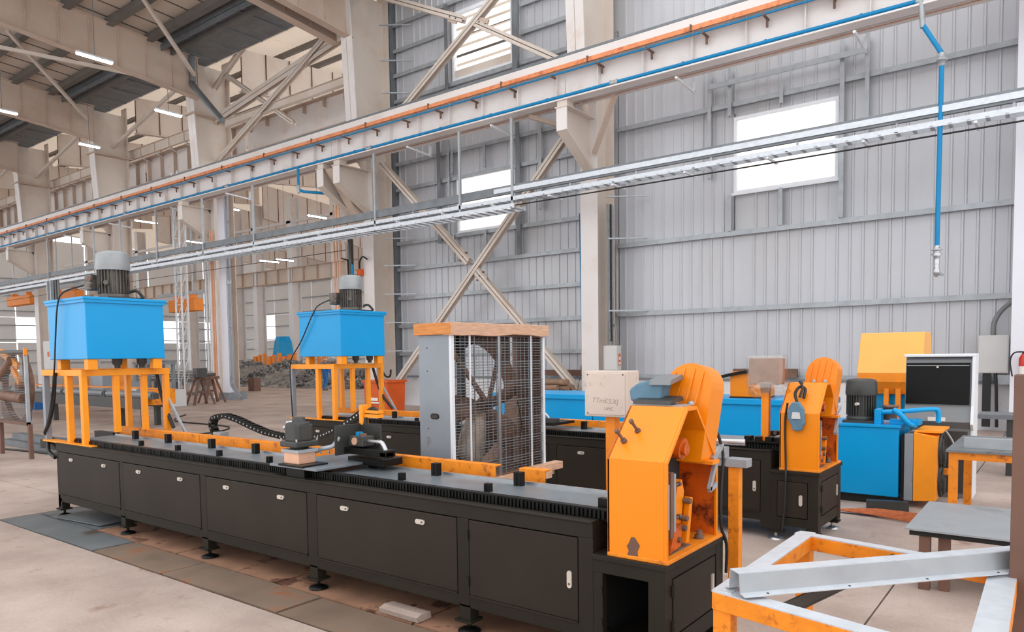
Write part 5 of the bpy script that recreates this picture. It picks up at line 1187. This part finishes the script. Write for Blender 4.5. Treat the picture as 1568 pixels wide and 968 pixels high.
tag(MB().box(-1.45, -1.30, 18.35, 18.45, .1, 1.24).build('cable_bundle', 'rubber'), 'thick black cable bundle under the right switch box', 'cable')
tag(MB().tube([(-1.22, 18.35, 1.24), (-1.2, 18.33, .9), (-1.18, 18.35, .1)], .03, 8).build('cable', 'rubber'), 'single black cable right of the cable bundle', 'cable')
tag(MB().box(-1.2, -.95, 18.35, 18.5, 1.0, 1.2).build('cable_box', 'galv'), 'small galvanised box hanging under the right switch box', 'box')
ftr = thing('wall_tray', 'vertical perforated cable tray on the flank of the middle column', 'cable tray', (-10.2, 18.2, 2))
MB().box(-10.30, -10.28, 17.95, 18.05, 2.0, 5.9).box(-10.3, -10.28, 18.2, 18.3, 2.0, 5.9).build('side_rail', 'galv', ftr)
for k in range(14): MB().box(-10.30, -10.27, 18.05, 18.2, 2.1 + k * .28, 2.13 + k * .28).build('rung', 'galv', ftr)
MB().tube([(-10.26, 18.12, 5.9), (-10.26, 18.12, 3), (-10.24, 18.1, 2.1)], .03, 6, 1).build('cable', 'rubber', ftr)
tag(MB().tube([(-10.2, 18.1, 2.55), (-10.05, 18.0, 2.5), (-9.98, 17.9, 2.2), (-9.98, 17.88, 1.97)], .03, 8).build('flexible_conduit', 'hose_grey'), 'grey conduit curving down into the switch box by the middle column', 'conduit')
tag(MB().tube([(-11.05, 17.75, 5.7), (-11.0, 17.72, 3.4), (-10.98, 17.72, 1.45)], .018, 8, 1).build('air_hose', 'blue_pipe'), 'thin blue air hose down the left flank of the middle column', 'hose')
hk = thing('hook_block', 'small hook and wires below the thin blue hose', 'hook', (-10.98, 17.7, 1.2))
MB().lathe((-10.98, 17.72, 1.22), [(.02, 0), (.05, .04), (.05, .16), (.02, .22)], 10).build('block', 'rust_bracket', hk)
MB().tube([(-10.98, 17.72, 1.24), (-11.1, 17.7, .9), (-11.15, 17.7, .5)], .008, 5, 1).tube([(-10.98, 17.72, 1.24), (-10.9, 17.7, .9), (-10.88, 17.7, .5)], .008, 5, 1).build('wires', 'rubber', hk)
fe = thing('fire_extinguisher', 'red fire extinguisher hung beside the white pillar, cut by right edge', 'extinguisher', (-.74, 17.35, 1.15))
MB().lathe((-.70, 17.4, 1.15), [(.06, 0), (.085, .02), (.085, .40), (.05, .47), (.03, .5)], 16).build('cylinder', 'red', fe)
MB().lathe((-.70, 17.4, 1.62), [(.03, 0), (.035, .03), (.02, .06)], 10).box(-.78, -.64, 17.38, 17.42, 1.67, 1.69).build('valve', 'dark', fe)
MB().lathe((-.70, 17.4, 1.2), [(.088, 0), (.088, .2)], 16).build('label', 'paper', fe)
MB().tube([(-.72, 17.38, 1.68), (-.86, 17.38, 1.66), (-.92, 17.38, 1.5), (-.88, 17.38, 1.2)], .014, 8).build('hose', 'rubber', fe)
for i, (y, z, x0, x1) in enumerate(((17.17, .97, -12.1, -11.1), (17.35, .97, -12.2, -11.3), (17.26, .815, -12.3, -11.15), (17.43, .815, -12.2, -11.1), (17.09, .815, -12.25, -11.4))):
    tag(MB().cyl((x0, y, z), (x1, y, z), .082, n=10).build('log', 'log'), ['short log, top front of the small pile by the middle column', 'short log, top rear of the small pile by the middle column', 'bottom middle log of the small pile', 'bottom rear log of the small pile', 'bottom front log of the small pile'][i], 'log', 'logs stacked by the middle column')
tag(MB().box(-12.3, -11.05, 17.0, 17.5, 0, .73).build('low_crate', 'plinth'), 'pale low block carrying the small pile of logs', 'block')
sg2 = thing('wall_rail', 'brown timber rail along the plinth top of the cladding wall', 'rail', (-8, 18.5, 1.08))
MB().box(-13.0, -11.2, 18.5, 18.6, 1.1, 1.28).build('rail', 'brown_steel', sg2)
MB().box(-6.9, -5.3, 18.5, 18.6, 1.1, 1.32).build('rail', 'rust_bracket', sg2)
# orange bin near the second tank
ob = thing('plastic_bin', 'red orange plastic bin behind the rear tank stand', 'bin', (-15.4, 14.5, 0))
MB().prism([(-16.15, 0), (-16.2, 1.05), (-15.2, 1.05), (-15.25, 0)], 14.2, 14.9, 'y').build('body', 'orange_red', ob, bevel=.02)
MB().box(-16.24, -15.16, 14.16, 14.94, 1.02, 1.08).build('rim', 'orange_red', ob)
MB().box(-15.95, -15.45, 14.18, 14.2, .42, .46).box(-15.9, -15.6, 14.18, 14.2, .5, .58).build('printed_mark', 'paper', ob)
# orange alarm light and cable on the column behind second tank
al = thing('alarm_lamp', 'small orange socket on a black cable, on the cream column', 'socket', (-19.9, 17.4, 4.8))
MB().box(-20.05, -19.9, 17.42, 17.58, 4.62, 4.84).build('body', 'orange_red', al)
MB().tube([(-19.98, 17.48, 4.84), (-19.9, 17.42, 5.1), (-19.75, 17.42, 5.25), (-19.55, 17.45, 5.15)], .03, 8).build('cable', 'rubber', al)
tag(MB().tube([(-20.9, 17.4, 5.8), (-20.9, 17.4, 5.3), (-20.5, 17.4, 5.2), (-20.45, 17.4, 3.9)], .04, 8, 1).build('conduit', 'rubber'), 'black bent conduit above the motor of the rear tank', 'conduit')
tag(MB().box(-20.35, -20.2, 17.3, 17.4, 2.3, 5.9).build('cable_duct', 'motor_dark'), 'dark vertical cable duct beside the cream column', 'duct')
tag(MB().cyl((-20.15, 17.3, 2.3), (-20.15, 17.3, 5.0), .04, n=8).build('air_pipe', 'blue_pipe'), 'blue vertical pipe beside the dark cable duct', 'pipe')
for i, x in enumerate((-21.1, -20.95, -20.8)):
    tag(MB().cyl((x, 17.3, 0), (x, 17.3, 7.2), .035, n=8).build('conduit', 'pink_rail'), '%s brown vertical conduit of the trio by the cream column' % ['left', 'middle', 'right'][i], 'conduit', 'three brown conduits by the cream column')
# ---- left part
def fan_guard():
    t = thing('large_fan', 'large square fan with wire grille and amber motor arm, cut by the left edge', 'fan', (-15.4, 5.2, 0))
    P = lambda mb, n, m, **k: mb.build(n, m, t, **k)
    x0, x1, y0, y1, z0, z1 = -16.2, -14.78, 5.12, 5.30, .6, 1.96
    P(MB().box(x1 - .05, x1, y0, y0 + .05, z0, z1), 'corner_post', 'galv'); P(MB().box(x1 - .02, x1 + .02, y0 - .01, y0 + .04, z1 - .1, z1 + .02), 'corner_cap', 'orange')
    P(MB().box(x0, x1, y0, y0 + .05, z1 - .05, z1), 'top_rail', 'motor_dark'); P(MB().box(x0, x1, y0, y0 + .05, z0, z0 + .06), 'bottom_rail', 'brown_steel')
    for xx_ in (x0, x1 - .03): P(MB().box(xx_, xx_ + .08, y0, y0 + .06, 0, z0 + .02), 'leg', 'brown_steel')
    mb = MB(); z = z0 + .07
    while z < z1 - .05: mb.box(x0, x1 - .05, y0 + .01, y0 + .015, z - .002, z + .002); z += .03
    q = P(mb, 'wire_grille', 'galv_dark'); q['kind'] = 'stuff'
    c_ = (-15.5, y0 + .14, 1.28); n = 36; mb = MB(); ring = []; outer = []
    for k in range(n):
        a = 2 * math.pi * k / n; ca, sa = math.cos(a), math.sin(a); s_ = 1 / max(abs(ca), abs(sa)); ring.append((c_[0] + .62 * ca, c_[2] + .62 * sa)); outer.append((c_[0] + .7 * ca * s_, c_[2] + .67 * sa * s_))
    mb.add([(a, y0 + .08, b) for a, b in ring + outer], [(i, (i + 1) % n, n + (i + 1) % n, n + i) for i in range(n)]); mb.add([(a, y0 + .08, b) for a, b in ring] + [(a, y1, b) for a, b in ring], [(i, (i + 1) % n, n + (i + 1) % n, n + i) for i in range(n)], True)
    P(mb, 'venturi_ring', 'fan_rust')
    for a in (R(10), R(75), R(200), R(290)):
        P(MB().prism([(c_[0] + .08 * math.cos(a), c_[2] + .08 * math.sin(a)), (c_[0] + .6 * math.cos(a - .22), c_[2] + .6 * math.sin(a - .22)), (c_[0] + .6 * math.cos(a + .22), c_[2] + .6 * math.sin(a + .22))], y0 + .2, y0 + .21, 'y'), 'fan_blade', 'fan_blade')
    P(MB().bar((-16.05, y0 + .06, 1.93), (-15.25, y0 + .06, 1.66), .05, .12), 'motor_arm', 'amber_frame'); P(MB().bar((-15.62, y0 + .06, 1.72), (-15.22, y0 + .06, 1.36), .05, .11), 'motor_arm', 'amber_frame'); P(MB().cyl((-16.1, y0 + .05, 1.45), (-15.5, y0 + .05, 1.78), .09, n=12).cyl((-16.1, y0 + .05, 1.12), (-15.02, y0 + .05, 1.08), .1, n=12), 'fan_motor', 'fan_rust')
    P(MB().cyl((c_[0], y0 + .1, c_[2]), (c_[0], y0 + .3, c_[2]), .1, n=14), 'hub', 'fan_rust')
fan_guard()
rc = thing('roller_conveyor', 'dark roller conveyor seen through the near amber tank stand', 'conveyor', (-22, 9.1, 0))
P = lambda mb, n, m, **k: mb.build(n, m, rc, **k)
P(MB().box(-29, -18.6, 8.97, 9.03, .50, .78), 'side_beam', 'motor_dark'); P(MB().box(-29, -18.6, 9.75, 9.81, .50, .78), 'side_beam', 'motor_dark')
for k in range(8):
    x = -28.4 + k * 1.32; P(MB().cyl((x, 9.05, .86), (x + 1.1, 9.05, .86), .1, n=14), 'roller', 'galv_dark')
    P(MB().prism([(x + 1.1, .78), (x + 1.12, .92), (x + 1.2, .92), (x + 1.22, .78)], 8.98, 9.12, 'y'), 'bearing_block', 'motor_dark')
P(MB().box(-29, -18.5, 9.7, 9.8, .96, 1.0), 'rear_rail', 'orange_rust')
P(MB().box(-18.72, -18.45, 9.2, 9.8, .6, .98), 'end_plate', 'orange_rust')
for x, y in ((-28, 8.97), (-24, 8.97), (-19.85, 8.97), (-19.3, 9.3), (-24, 9.75), (-19.5, 9.75)): P(MB().box(x, x + .14, y, y + .12, 0, .5), 'leg', 'motor_dark')
for i, (x0, x1, y, z, m, lab) in enumerate(((-17.9, -14.9, 5.7, 0, 'galv_dark', 'lower grey channel on the floor behind the left fan'), (-18.0, -14.6, 5.95, 0, 'motor_dark', 'dark channel on the floor between fan and conveyor'), (-17.6, -14.9, 5.8, .13, 'galv_dark', 'upper grey channel lying on the floor channels behind the left fan'))):
    t = thing('steel_channel', lab, 'channel', ((x0 + x1) / 2, y, z))
    MB().box(x0, x1, y, y + .01, z, z + .12).box(x0, x1, y, y + .2, z, z + .012).box(x0, x1, y, y + .2, z + .11, z + .122).build('profile', m, t)
cg = thing('blue_tub', 'blue tub under the roller conveyor', 'tub', (-30, 10.8, 0)); MB().prism([(-30.5, 0), (-30.6, .5), (-29.5, .5), (-29.6, 0)], 10.5, 11.1, 'y').build('body', 'denim', cg)
# tables and stacks farther left of the columns
for i, (x, y, lab) in enumerate(((-33.9, 17.6, 'dark steel trestle table left of the sawhorses'), )):
    t = thing('trestle_table', lab, 'table', (x, y, 0))
    MB().box(x - 2.4, x + .2, y - .4, y + .4, 1.52, 1.64).build('top', 'galv_dark', t)
    for a, b in ((x, y - .38), (x, y + .25), (x - 2.3, y - .38), (x - 2.3, y + .25)): MB().box(a, a + .15, b, b + .12, 0, 1.52).build('leg', 'galv_dark', t)
rk = thing('pipe_rack', 'steel rack loaded with silvery pipes between the far columns', 'rack', (-36.5, 19.8, 0))
MB().box(-40.6, -33.4, 19.0, 20.7, .62, .72).build('shelf', 'galv_dark', rk)
for a in (-40.1, -37.9, -35.8, -33.7):
    for b in (19.0, 20.55): MB().box(a, a + .12, b, b + .12, 0, .62).build('leg', 'galv_dark', rk)
rnd = random.Random(11)
for k in range(34):
    y = 19.12 + .135 * (k % 11) + .06 * (k // 11 % 2); z = .785 + .125 * (k // 11); xa = -40.6 + rnd.random() * 1.2
    tag(MB().cyl((xa, y, z), (xa + 6.2 + rnd.random() * .8, y, z), .06, n=7).build('steel_pipe', 'pipe_bundle'), 'silvery pipe in the load of the pipe rack', 'pipe', 'pipes on the rack between the far columns')
gb = thing('grey_cabinet', 'low white grey cabinet beside the foot of the near stand', 'cabinet', (-26.8, 14.1, 0)); MB().box(-27.3, -26.3, 13.85, 14.4, 0, .63).build('body', 'greybox', gb, bevel=.01); MB().box(-27.2, -26.4, 13.84, 13.85, .08, .56).build('door', 'greybox', gb)
wr = thing('wrapped_roll', 'large roll wrapped in grey film behind the conveyor', 'roll', (-31.6, 14.5, .2)); MB().cyl((-32.6, 14.5, .55), (-30.6, 14.5, .55), .35, n=20).build('roll', 'panel_grey', wr); MB().cyl((-32.65, 14.5, .55), (-30.55, 14.5, .55), .1, n=12).build('core', 'paper', wr); MB().box(-32.4, -32.2, 14.2, 14.8, 0, .22).box(-31, -30.8, 14.2, 14.8, 0, .22).build('cradle', 'galv_dark', wr)
# orange rails frame seen through the near stand
of = thing('rail_rack', 'orange rail frame with small grey cabinet beyond the conveyor', 'frame', (-27, 11.4, 0))
MB().box(-28.8, -24.6, 11.2, 11.28, 1.38, 1.48).box(-28.8, -28.65, 11.2, 11.3, 0, 1.45).box(-27.2, -27.05, 11.2, 11.3, 0, 1.45).box(-24.7, -24.55, 11.2, 11.3, 0, 1.45).build('rails', 'orange', of)
MB().box(-26.9, -26.0, 11.3, 11.8, .2, 1.3).build('cabinet', 'panel_grey', of)
# grey switch box and duct far left
sb3 = switch_box(-39.2, -37.9, 1.35, 2.7, 14.4, 'pale grey switch box at the far left beside the near blue tank')
for k in (0, 1): MB().box(-38.72 + k * .28, -38.52 + k * .28, 14.385, 14.39, 1.95, 2.2).build('printed_mark', 'ink', sb3)
tg = thing('cable_duct', 'tall galvanised cable duct with dark cables at the far left', 'duct', (-38.7, 14.5, 0))
MB().box(-39.3, -39.2, 14.7, 14.9, 0, 5.6).box(-38.9, -38.8, 14.7, 14.9, 0, 5.6).build('rails', 'galv', tg)
for k in (0, 1, 2, 3): MB().tube([(-38.6 + .14 * k, 14.8, 5.6), (-38.62 + .15 * k, 14.8, 4.5), (-38.5 + .13 * k, 14.8, 2.2)], .05, 6, 2).build('cable', 'hose_grey' if k % 2 else 'rubber', tg)
# small lit window panel and hanging lamp at far left? orange crane trolleys
for i, (x, y, z, l, w_, lab) in enumerate(((-64.8, 22.2, 6.45, 4.6, 4.2, 'orange crane hoist block at the far left above the fan'), (-56.8, 22.2, 6.3, 4.4, 3.5, 'orange crane hoist block just left of the blue tank lid'), (-40.8, 22.2, 4.85, 2.8, 3.0, 'orange crane hoist block right of the near blue tank'))):
    t = thing('crane_hoist', lab, 'crane hoist', (x, y, z))
    MB().box(x - l / 2, x + l / 2, y, y + .6, z - .35, z + .35).build('girder', 'orange', t, bevel=.04)
    for s_ in (-1, 1):
        MB().box(x + s_ * l * .3 - .08, x + s_ * l * .3 + .08, y + .1, y + .5, z + .35, z + .6).build('wheel_box', 'orange', t)
        MB().box(x + s_ * l * .3 - .03, x + s_ * l * .3 + .03, y + .25, y + .31, z + .6, 15.9).build('suspension_rod', 'galv', t)
    MB().box(x - w_, x + w_, y + .2, y + .3, z + .6, z + .8).build('track', 'galv', t)
# sawhorses with dark bar by column 3
for i, (x, y) in enumerate(((-26.55, 15.1), (-27.3, 16.0))):
    t = thing('sawhorse', ['brown steel sawhorse at the foot of the column, nearer one', 'brown steel sawhorse at the foot of the column, farther one'][i], 'sawhorse', (x, y, 0))
    for s_ in (-1, 1):
        for q_ in (-1, 1): MB().bar((x + s_ * .12, y + q_ * .12, 1.0), (x + s_ * .28, y + q_ * .42, 0), .08, .08).build('leg', 'brown_steel', t)
    MB().box(x - .12, x + .12, y - .3, y + .3, .95, 1.06).build('top_beam', 'brown_steel', t); MB().box(x - .2, x + .2, y - .04, y + .04, .45, .52).build('stretcher', 'brown_steel', t)
tag(MB().cyl((-27.9, 16.5, 1.12), (-26.3, 14.8, 1.12), .07, n=12).box(-26.5, -26.2, 14.8, 15.2, 1.06, 1.4).build('shaft', 'motor_dark'), 'dark shaft resting across the two sawhorses', 'shaft')
ld = thing('lattice_mast', 'tall white lattice mast left of the brown conduits', 'mast', (-34.6, 18.9, 0))
for a, b in ((-34.9, 18.75), (-34.35, 18.75), (-34.62, 19.2)): MB().cyl((a, b, 0), (a, b, 10.8), .045, n=8).build('leg', 'white_sheet', ld)
for k in range(13):
    z = .4 + k * .8
    MB().bar((-34.9, 18.75, z), (-34.35, 18.75, z + .8), .03, .03).bar((-34.35, 18.75, z), (-34.62, 19.2, z + .8), .03, .03).bar((-34.9, 18.75, z), (-34.35, 18.75, z), .03, .03).build('lacing', 'white_sheet', ld)
for k, (x_, y_) in enumerate(((-30.4, 17.75), (-30.15, 17.75))): MB().cyl((x_, y_, 1.2), (x_, y_, 7.8), .05, n=8).build('lacing_pipe', 'white_sheet', ld)
# small post on the floor
tag(MB().box(-34.95, -34.4, 22.6, 23.0, 0, .72).build('short_post', 'brown_steel'), 'short brown steel stub standing before the scrap heap', 'post')
# scrap heap: stuff built from many bent offcuts
rnd = random.Random(5); mb = MB()
def heap(mb, xa, xb, yc, w, hmax, n):
    for k in range(n):
        u = rnd.random(); x = xa + (xb - xa) * u; y = yc + rnd.uniform(-1, 1) * w * rnd.random() ** .4; hh_ = hmax * (1 - (abs(y - yc) / w) ** 1.6) * (.75 + .25 * math.sin(u * 17)) * min(1, 6 * u + .4)
        z = max(.05, hh_ * rnd.uniform(.72, 1)); mb.cbox((x, y, z), (rnd.uniform(.12, .5), rnd.uniform(.04, .14), rnd.uniform(.05, .16)), (rnd.uniform(-1, 1), rnd.uniform(-1, 1), rnd.uniform(0, 3)))
heap(mb, -47, -33.8, 29.5, 3.6, 1.55, 7000)
mb.prism([(25.9, 0), (27.4, .75), (29.5, 1.3), (31.6, .75), (33.1, 0)], -47, -33.9)
tag(mb.build('scrap_heap', 'scrap'), 'long heap of grey steel offcuts on the far floor', 'scrap', kind='stuff')
mb = MB(); heap(mb, -33.2, -30.8, 28.9, 2.6, 1.3, 1200); tag(mb.build('scrap_heap', 'scrap'), 'second smaller heap of grey offcuts behind the worker', 'scrap', kind='stuff')
for i in range(13):
    x = -53.6 + i * .66 + (1.0 if i > 8 else 0)
    tag(MB().box(x, x + (.26 if i % 3 else .4), 35.2, 35.4, 0, 1.9 + .12 * (i % 3)).build('orange_post', 'orange'), '%s upright orange post from the left, beyond the scrap heap' % ORD[i], 'post', 'orange posts beyond the scrap heap')
tp = thing('blue_tarpaulin', 'bright blue draped tarpaulin beyond the scrap heap', 'tarpaulin', (-52, 37, 0))
mb = MB(); vs = []; n = 14
for j, (z, s_) in enumerate(((0, 1.25), (1.5, 1.1), (3, .95), (4.3, .8), (4.9, .6))):
    for i in range(n): a = 2 * math.pi * i / n; r_ = s_ * (1 + .16 * (i % 2)); vs.append((-52 + r_ * math.cos(a), 37 + r_ * math.sin(a) * .6, z * .72))
mb.add(vs, [(j * n + i, j * n + (i + 1) % n, (j + 1) * n + (i + 1) % n, (j + 1) * n + i) for j in range(4) for i in range(n)] + [tuple(4 * n + i for i in range(n))]); mb.build('cloth', 'blue', tp)
# distant machines
for i, (x, y, lab) in enumerate(((-56, 34, 'tiny distant blue machine seen left of the sawhorse column'), (-61, 30, 'tiny distant blue machine left of the first'), )):
    t = thing('distant_machine', lab, 'machine', (x, y, 0)); MB().box(x - 1.2, x + 1.2, y, y + 1, 0, 1.6).build('base', 'galv_dark', t); MB().box(x - .7, x + .7, y + .1, y + .9, 1.6, 3.0).build('head', 'blue', t)

# ---- workers
def skin_body(name, h, base, V, E_, m, t):
    keys = list(V.keys()); idx = {k: i for i, k in enumerate(keys)}
    me = bpy.data.meshes.new(name); me.from_pydata([Vector(V[k][0]) * h + Vector(base) for k in keys], [(idx[a], idx[b]) for a, b in E_], [])
    o = bpy.data.objects.new(name, me); COL.objects.link(o); o.modifiers.new('skin', 'SKIN')
    dat = me.skin_vertices[0].data if len(me.skin_vertices) else None
    if dat:
        for i, k in enumerate(keys): dat[i].radius = (V[k][1] * h, V[k][1] * h); dat[i].use_root = (i == 0)
    ss = o.modifiers.new('sub', 'SUBSURF'); ss.levels = 2; ss.render_levels = 2
    me.materials.append(M[m]); attach(o, t); return o
W = {'pelvis': ((0, 0, .52), .085), 'belly': ((0, 0, .60), .08), 'chest': ((0, 0, .73), .095), 'neck': ((0, 0, .83), .035), 'head0': ((0, 0, .88), .052), 'head1': ((0, 0, .94), .058),
     'shl': ((-.1, 0, .79), .045), 'ell': ((-.15, .02, .62), .032), 'wrl': ((-.13, .1, .5), .024), 'hal': ((-.12, .13, .46), .026),
     'shr': ((.1, 0, .79), .045), 'elr': ((.16, .02, .62), .032), 'wrr': ((.15, .1, .5), .024), 'har': ((.14, .13, .46), .026),
     'hl': ((-.05, 0, .48), .07), 'kl': ((-.06, .06, .27), .045), 'al': ((-.06, -.04, .05), .032), 'fl': ((-.06, .05, .02), .026),
     'hr': ((.05, 0, .48), .07), 'kr': ((.06, .0, .27), .045), 'ar': ((.06, -.12, .07), .032), 'fr': ((.06, -.05, .025), .026)}
WE = [('pelvis', 'belly'), ('belly', 'chest'), ('chest', 'neck'), ('neck', 'head0'), ('head0', 'head1'), ('chest', 'shl'), ('shl', 'ell'), ('ell', 'wrl'), ('wrl', 'hal'), ('chest', 'shr'), ('shr', 'elr'), ('elr', 'wrr'), ('wrr', 'har'),
      ('pelvis', 'hl'), ('hl', 'kl'), ('kl', 'al'), ('al', 'fl'), ('pelvis', 'hr'), ('hr', 'kr'), ('kr', 'ar'), ('ar', 'fr')]
def head_parts(t, c, r, hat):
    MB().lathe(c, [(.01, r * .98), (r * .75, r * .8), (r * 1.08, r * .3), (r * 1.6, r * .22), (r * 1.62, r * .17), (r * 1.0, r * .17)], 16).build('hat', hat, t)
w1 = thing('person', 'worker in blue coveralls walking away behind the rear tank stand', 'person', (-31.4, 24.9, 0))
skin_body('body', 1.72, (-31.4, 24.9, 0), W, WE, 'denim', w1)
MB().lathe((-31.4, 24.9, 1.45), [(.05, 0), (.1, .06), (.115, .14), (.1, .24), (.03, .29)], 14).build('head', 'skin', w1)
head_parts(w1, (-31.4, 24.9, 1.60), .115, 'cap')
for x_, y_ in ((-31.5, 24.95), (-31.3, 24.78)): MB().box(x_ - .06, x_ + .06, y_ - .1, y_ + .15, 0, .1).build('boot', 'brown_steel', w1, bevel=.02)
Wc = {k: (tuple(v[0]), v[1]) for k, v in W.items()}
def crouch(x, y, lab, m):
    t = thing('person', lab, 'person', (x, y, 0))
    V = dict(W)
    V.update({'pelvis': ((0, 0, .2), .085), 'belly': ((0, .06, .27), .08), 'chest': ((0, .13, .36), .095), 'neck': ((0, .18, .44), .035), 'head0': ((0, .2, .48), .05), 'head1': ((0, .22, .54), .058), 'shl': ((-.1, .13, .41), .045), 'shr': ((.1, .13, .41), .045),
              'ell': ((-.15, .2, .28), .032), 'wrl': ((-.08, .3, .24), .024), 'hal': ((-.06, .33, .22), .026), 'elr': ((.15, .2, .28), .032), 'wrr': ((.08, .3, .24), .024), 'har': ((.06, .33, .22), .026),
              'hl': ((-.06, .02, .19), .07), 'kl': ((-.1, .2, .26), .045), 'al': ((-.09, .05, .05), .032), 'fl': ((-.09, .14, .02), .026), 'hr': ((.06, .02, .19), .07), 'kr': ((.1, .2, .26), .045), 'ar': ((.09, .05, .05), .032), 'fr': ((.09, .14, .02), .026)})
    skin_body('body', 1.7, (x, y, 0), V, WE, m, t)
    MB().lathe((x, y + .37, .76), [(.05, 0), (.1, .06), (.115, .14), (.1, .24), (.03, .29)], 14).build('head', 'skin', t); head_parts(t, (x, y + .37, .92), .115, 'cap')
crouch(-46.7, 33.5, 'crouching worker in pale clothes and straw hat beyond the scrap heap', 'paper')
crouch(-45.3, 33.6, 'crouching worker in blue beyond the scrap heap, right of the pale one', 'denim')

# ---- small floor things
tag(MB().prism([(3.36, 0), (3.35, .035), (3.40, .05), (3.48, .045), (3.49, 0)], -3.72, -3.36).build('concrete_chunk', 'concrete'), 'broken pale kerb piece under the front edge of the foreground bed', 'rubble')
br_ = thing('broom', 'straw broom lying on the floor right of the rear bed', 'broom', (-1.4, 8.6, 0))
for k in range(16): MB().tube([(-1.95, 8.35 + .004 * k, .03), (-1.6, 8.36 + .012 * k - .05, .03 + .002 * k), (-1.2, 8.3 + .03 * k - .1, .02)], .006, 5, 2).build('bristle_twig', 'straw', br_)
tag(MB().bar((-1.75, 8.75, .05), (-1.35, 8.85, .05), .1, .1).build('timber_block', 'motor_dark'), 'dark block under the blue power unit', 'block')
fp = thing('floor_plate', 'loose bluish steel plate on the floor under the left foot of the bed', 'plate', (-8.6, 3.6, 0))
MB().cbox((-8.55, 3.62, .012), (.9, .5, .008), (0, 0, .12)).build('plate', 'plate_steel', fp)
tag(MB().tube([(-22, 12, .02), (-20, 10.6, .02), (-17, 10.4, .02), (-16, 9.0, .02), (-18, 8.2, .02)], .02, 6).build('floor_cable', 'rubber'), 'thin dark cable snaking over the middle floor', 'cable')
tag(MB().tube([(-19, 5.0, .02), (-15, 5.6, .02), (-11.5, 5.3, .02)], .02, 6).build('floor_cable', 'rubber'), 'thin dark cable on the floor at the left edge', 'cable')

fix_normals()
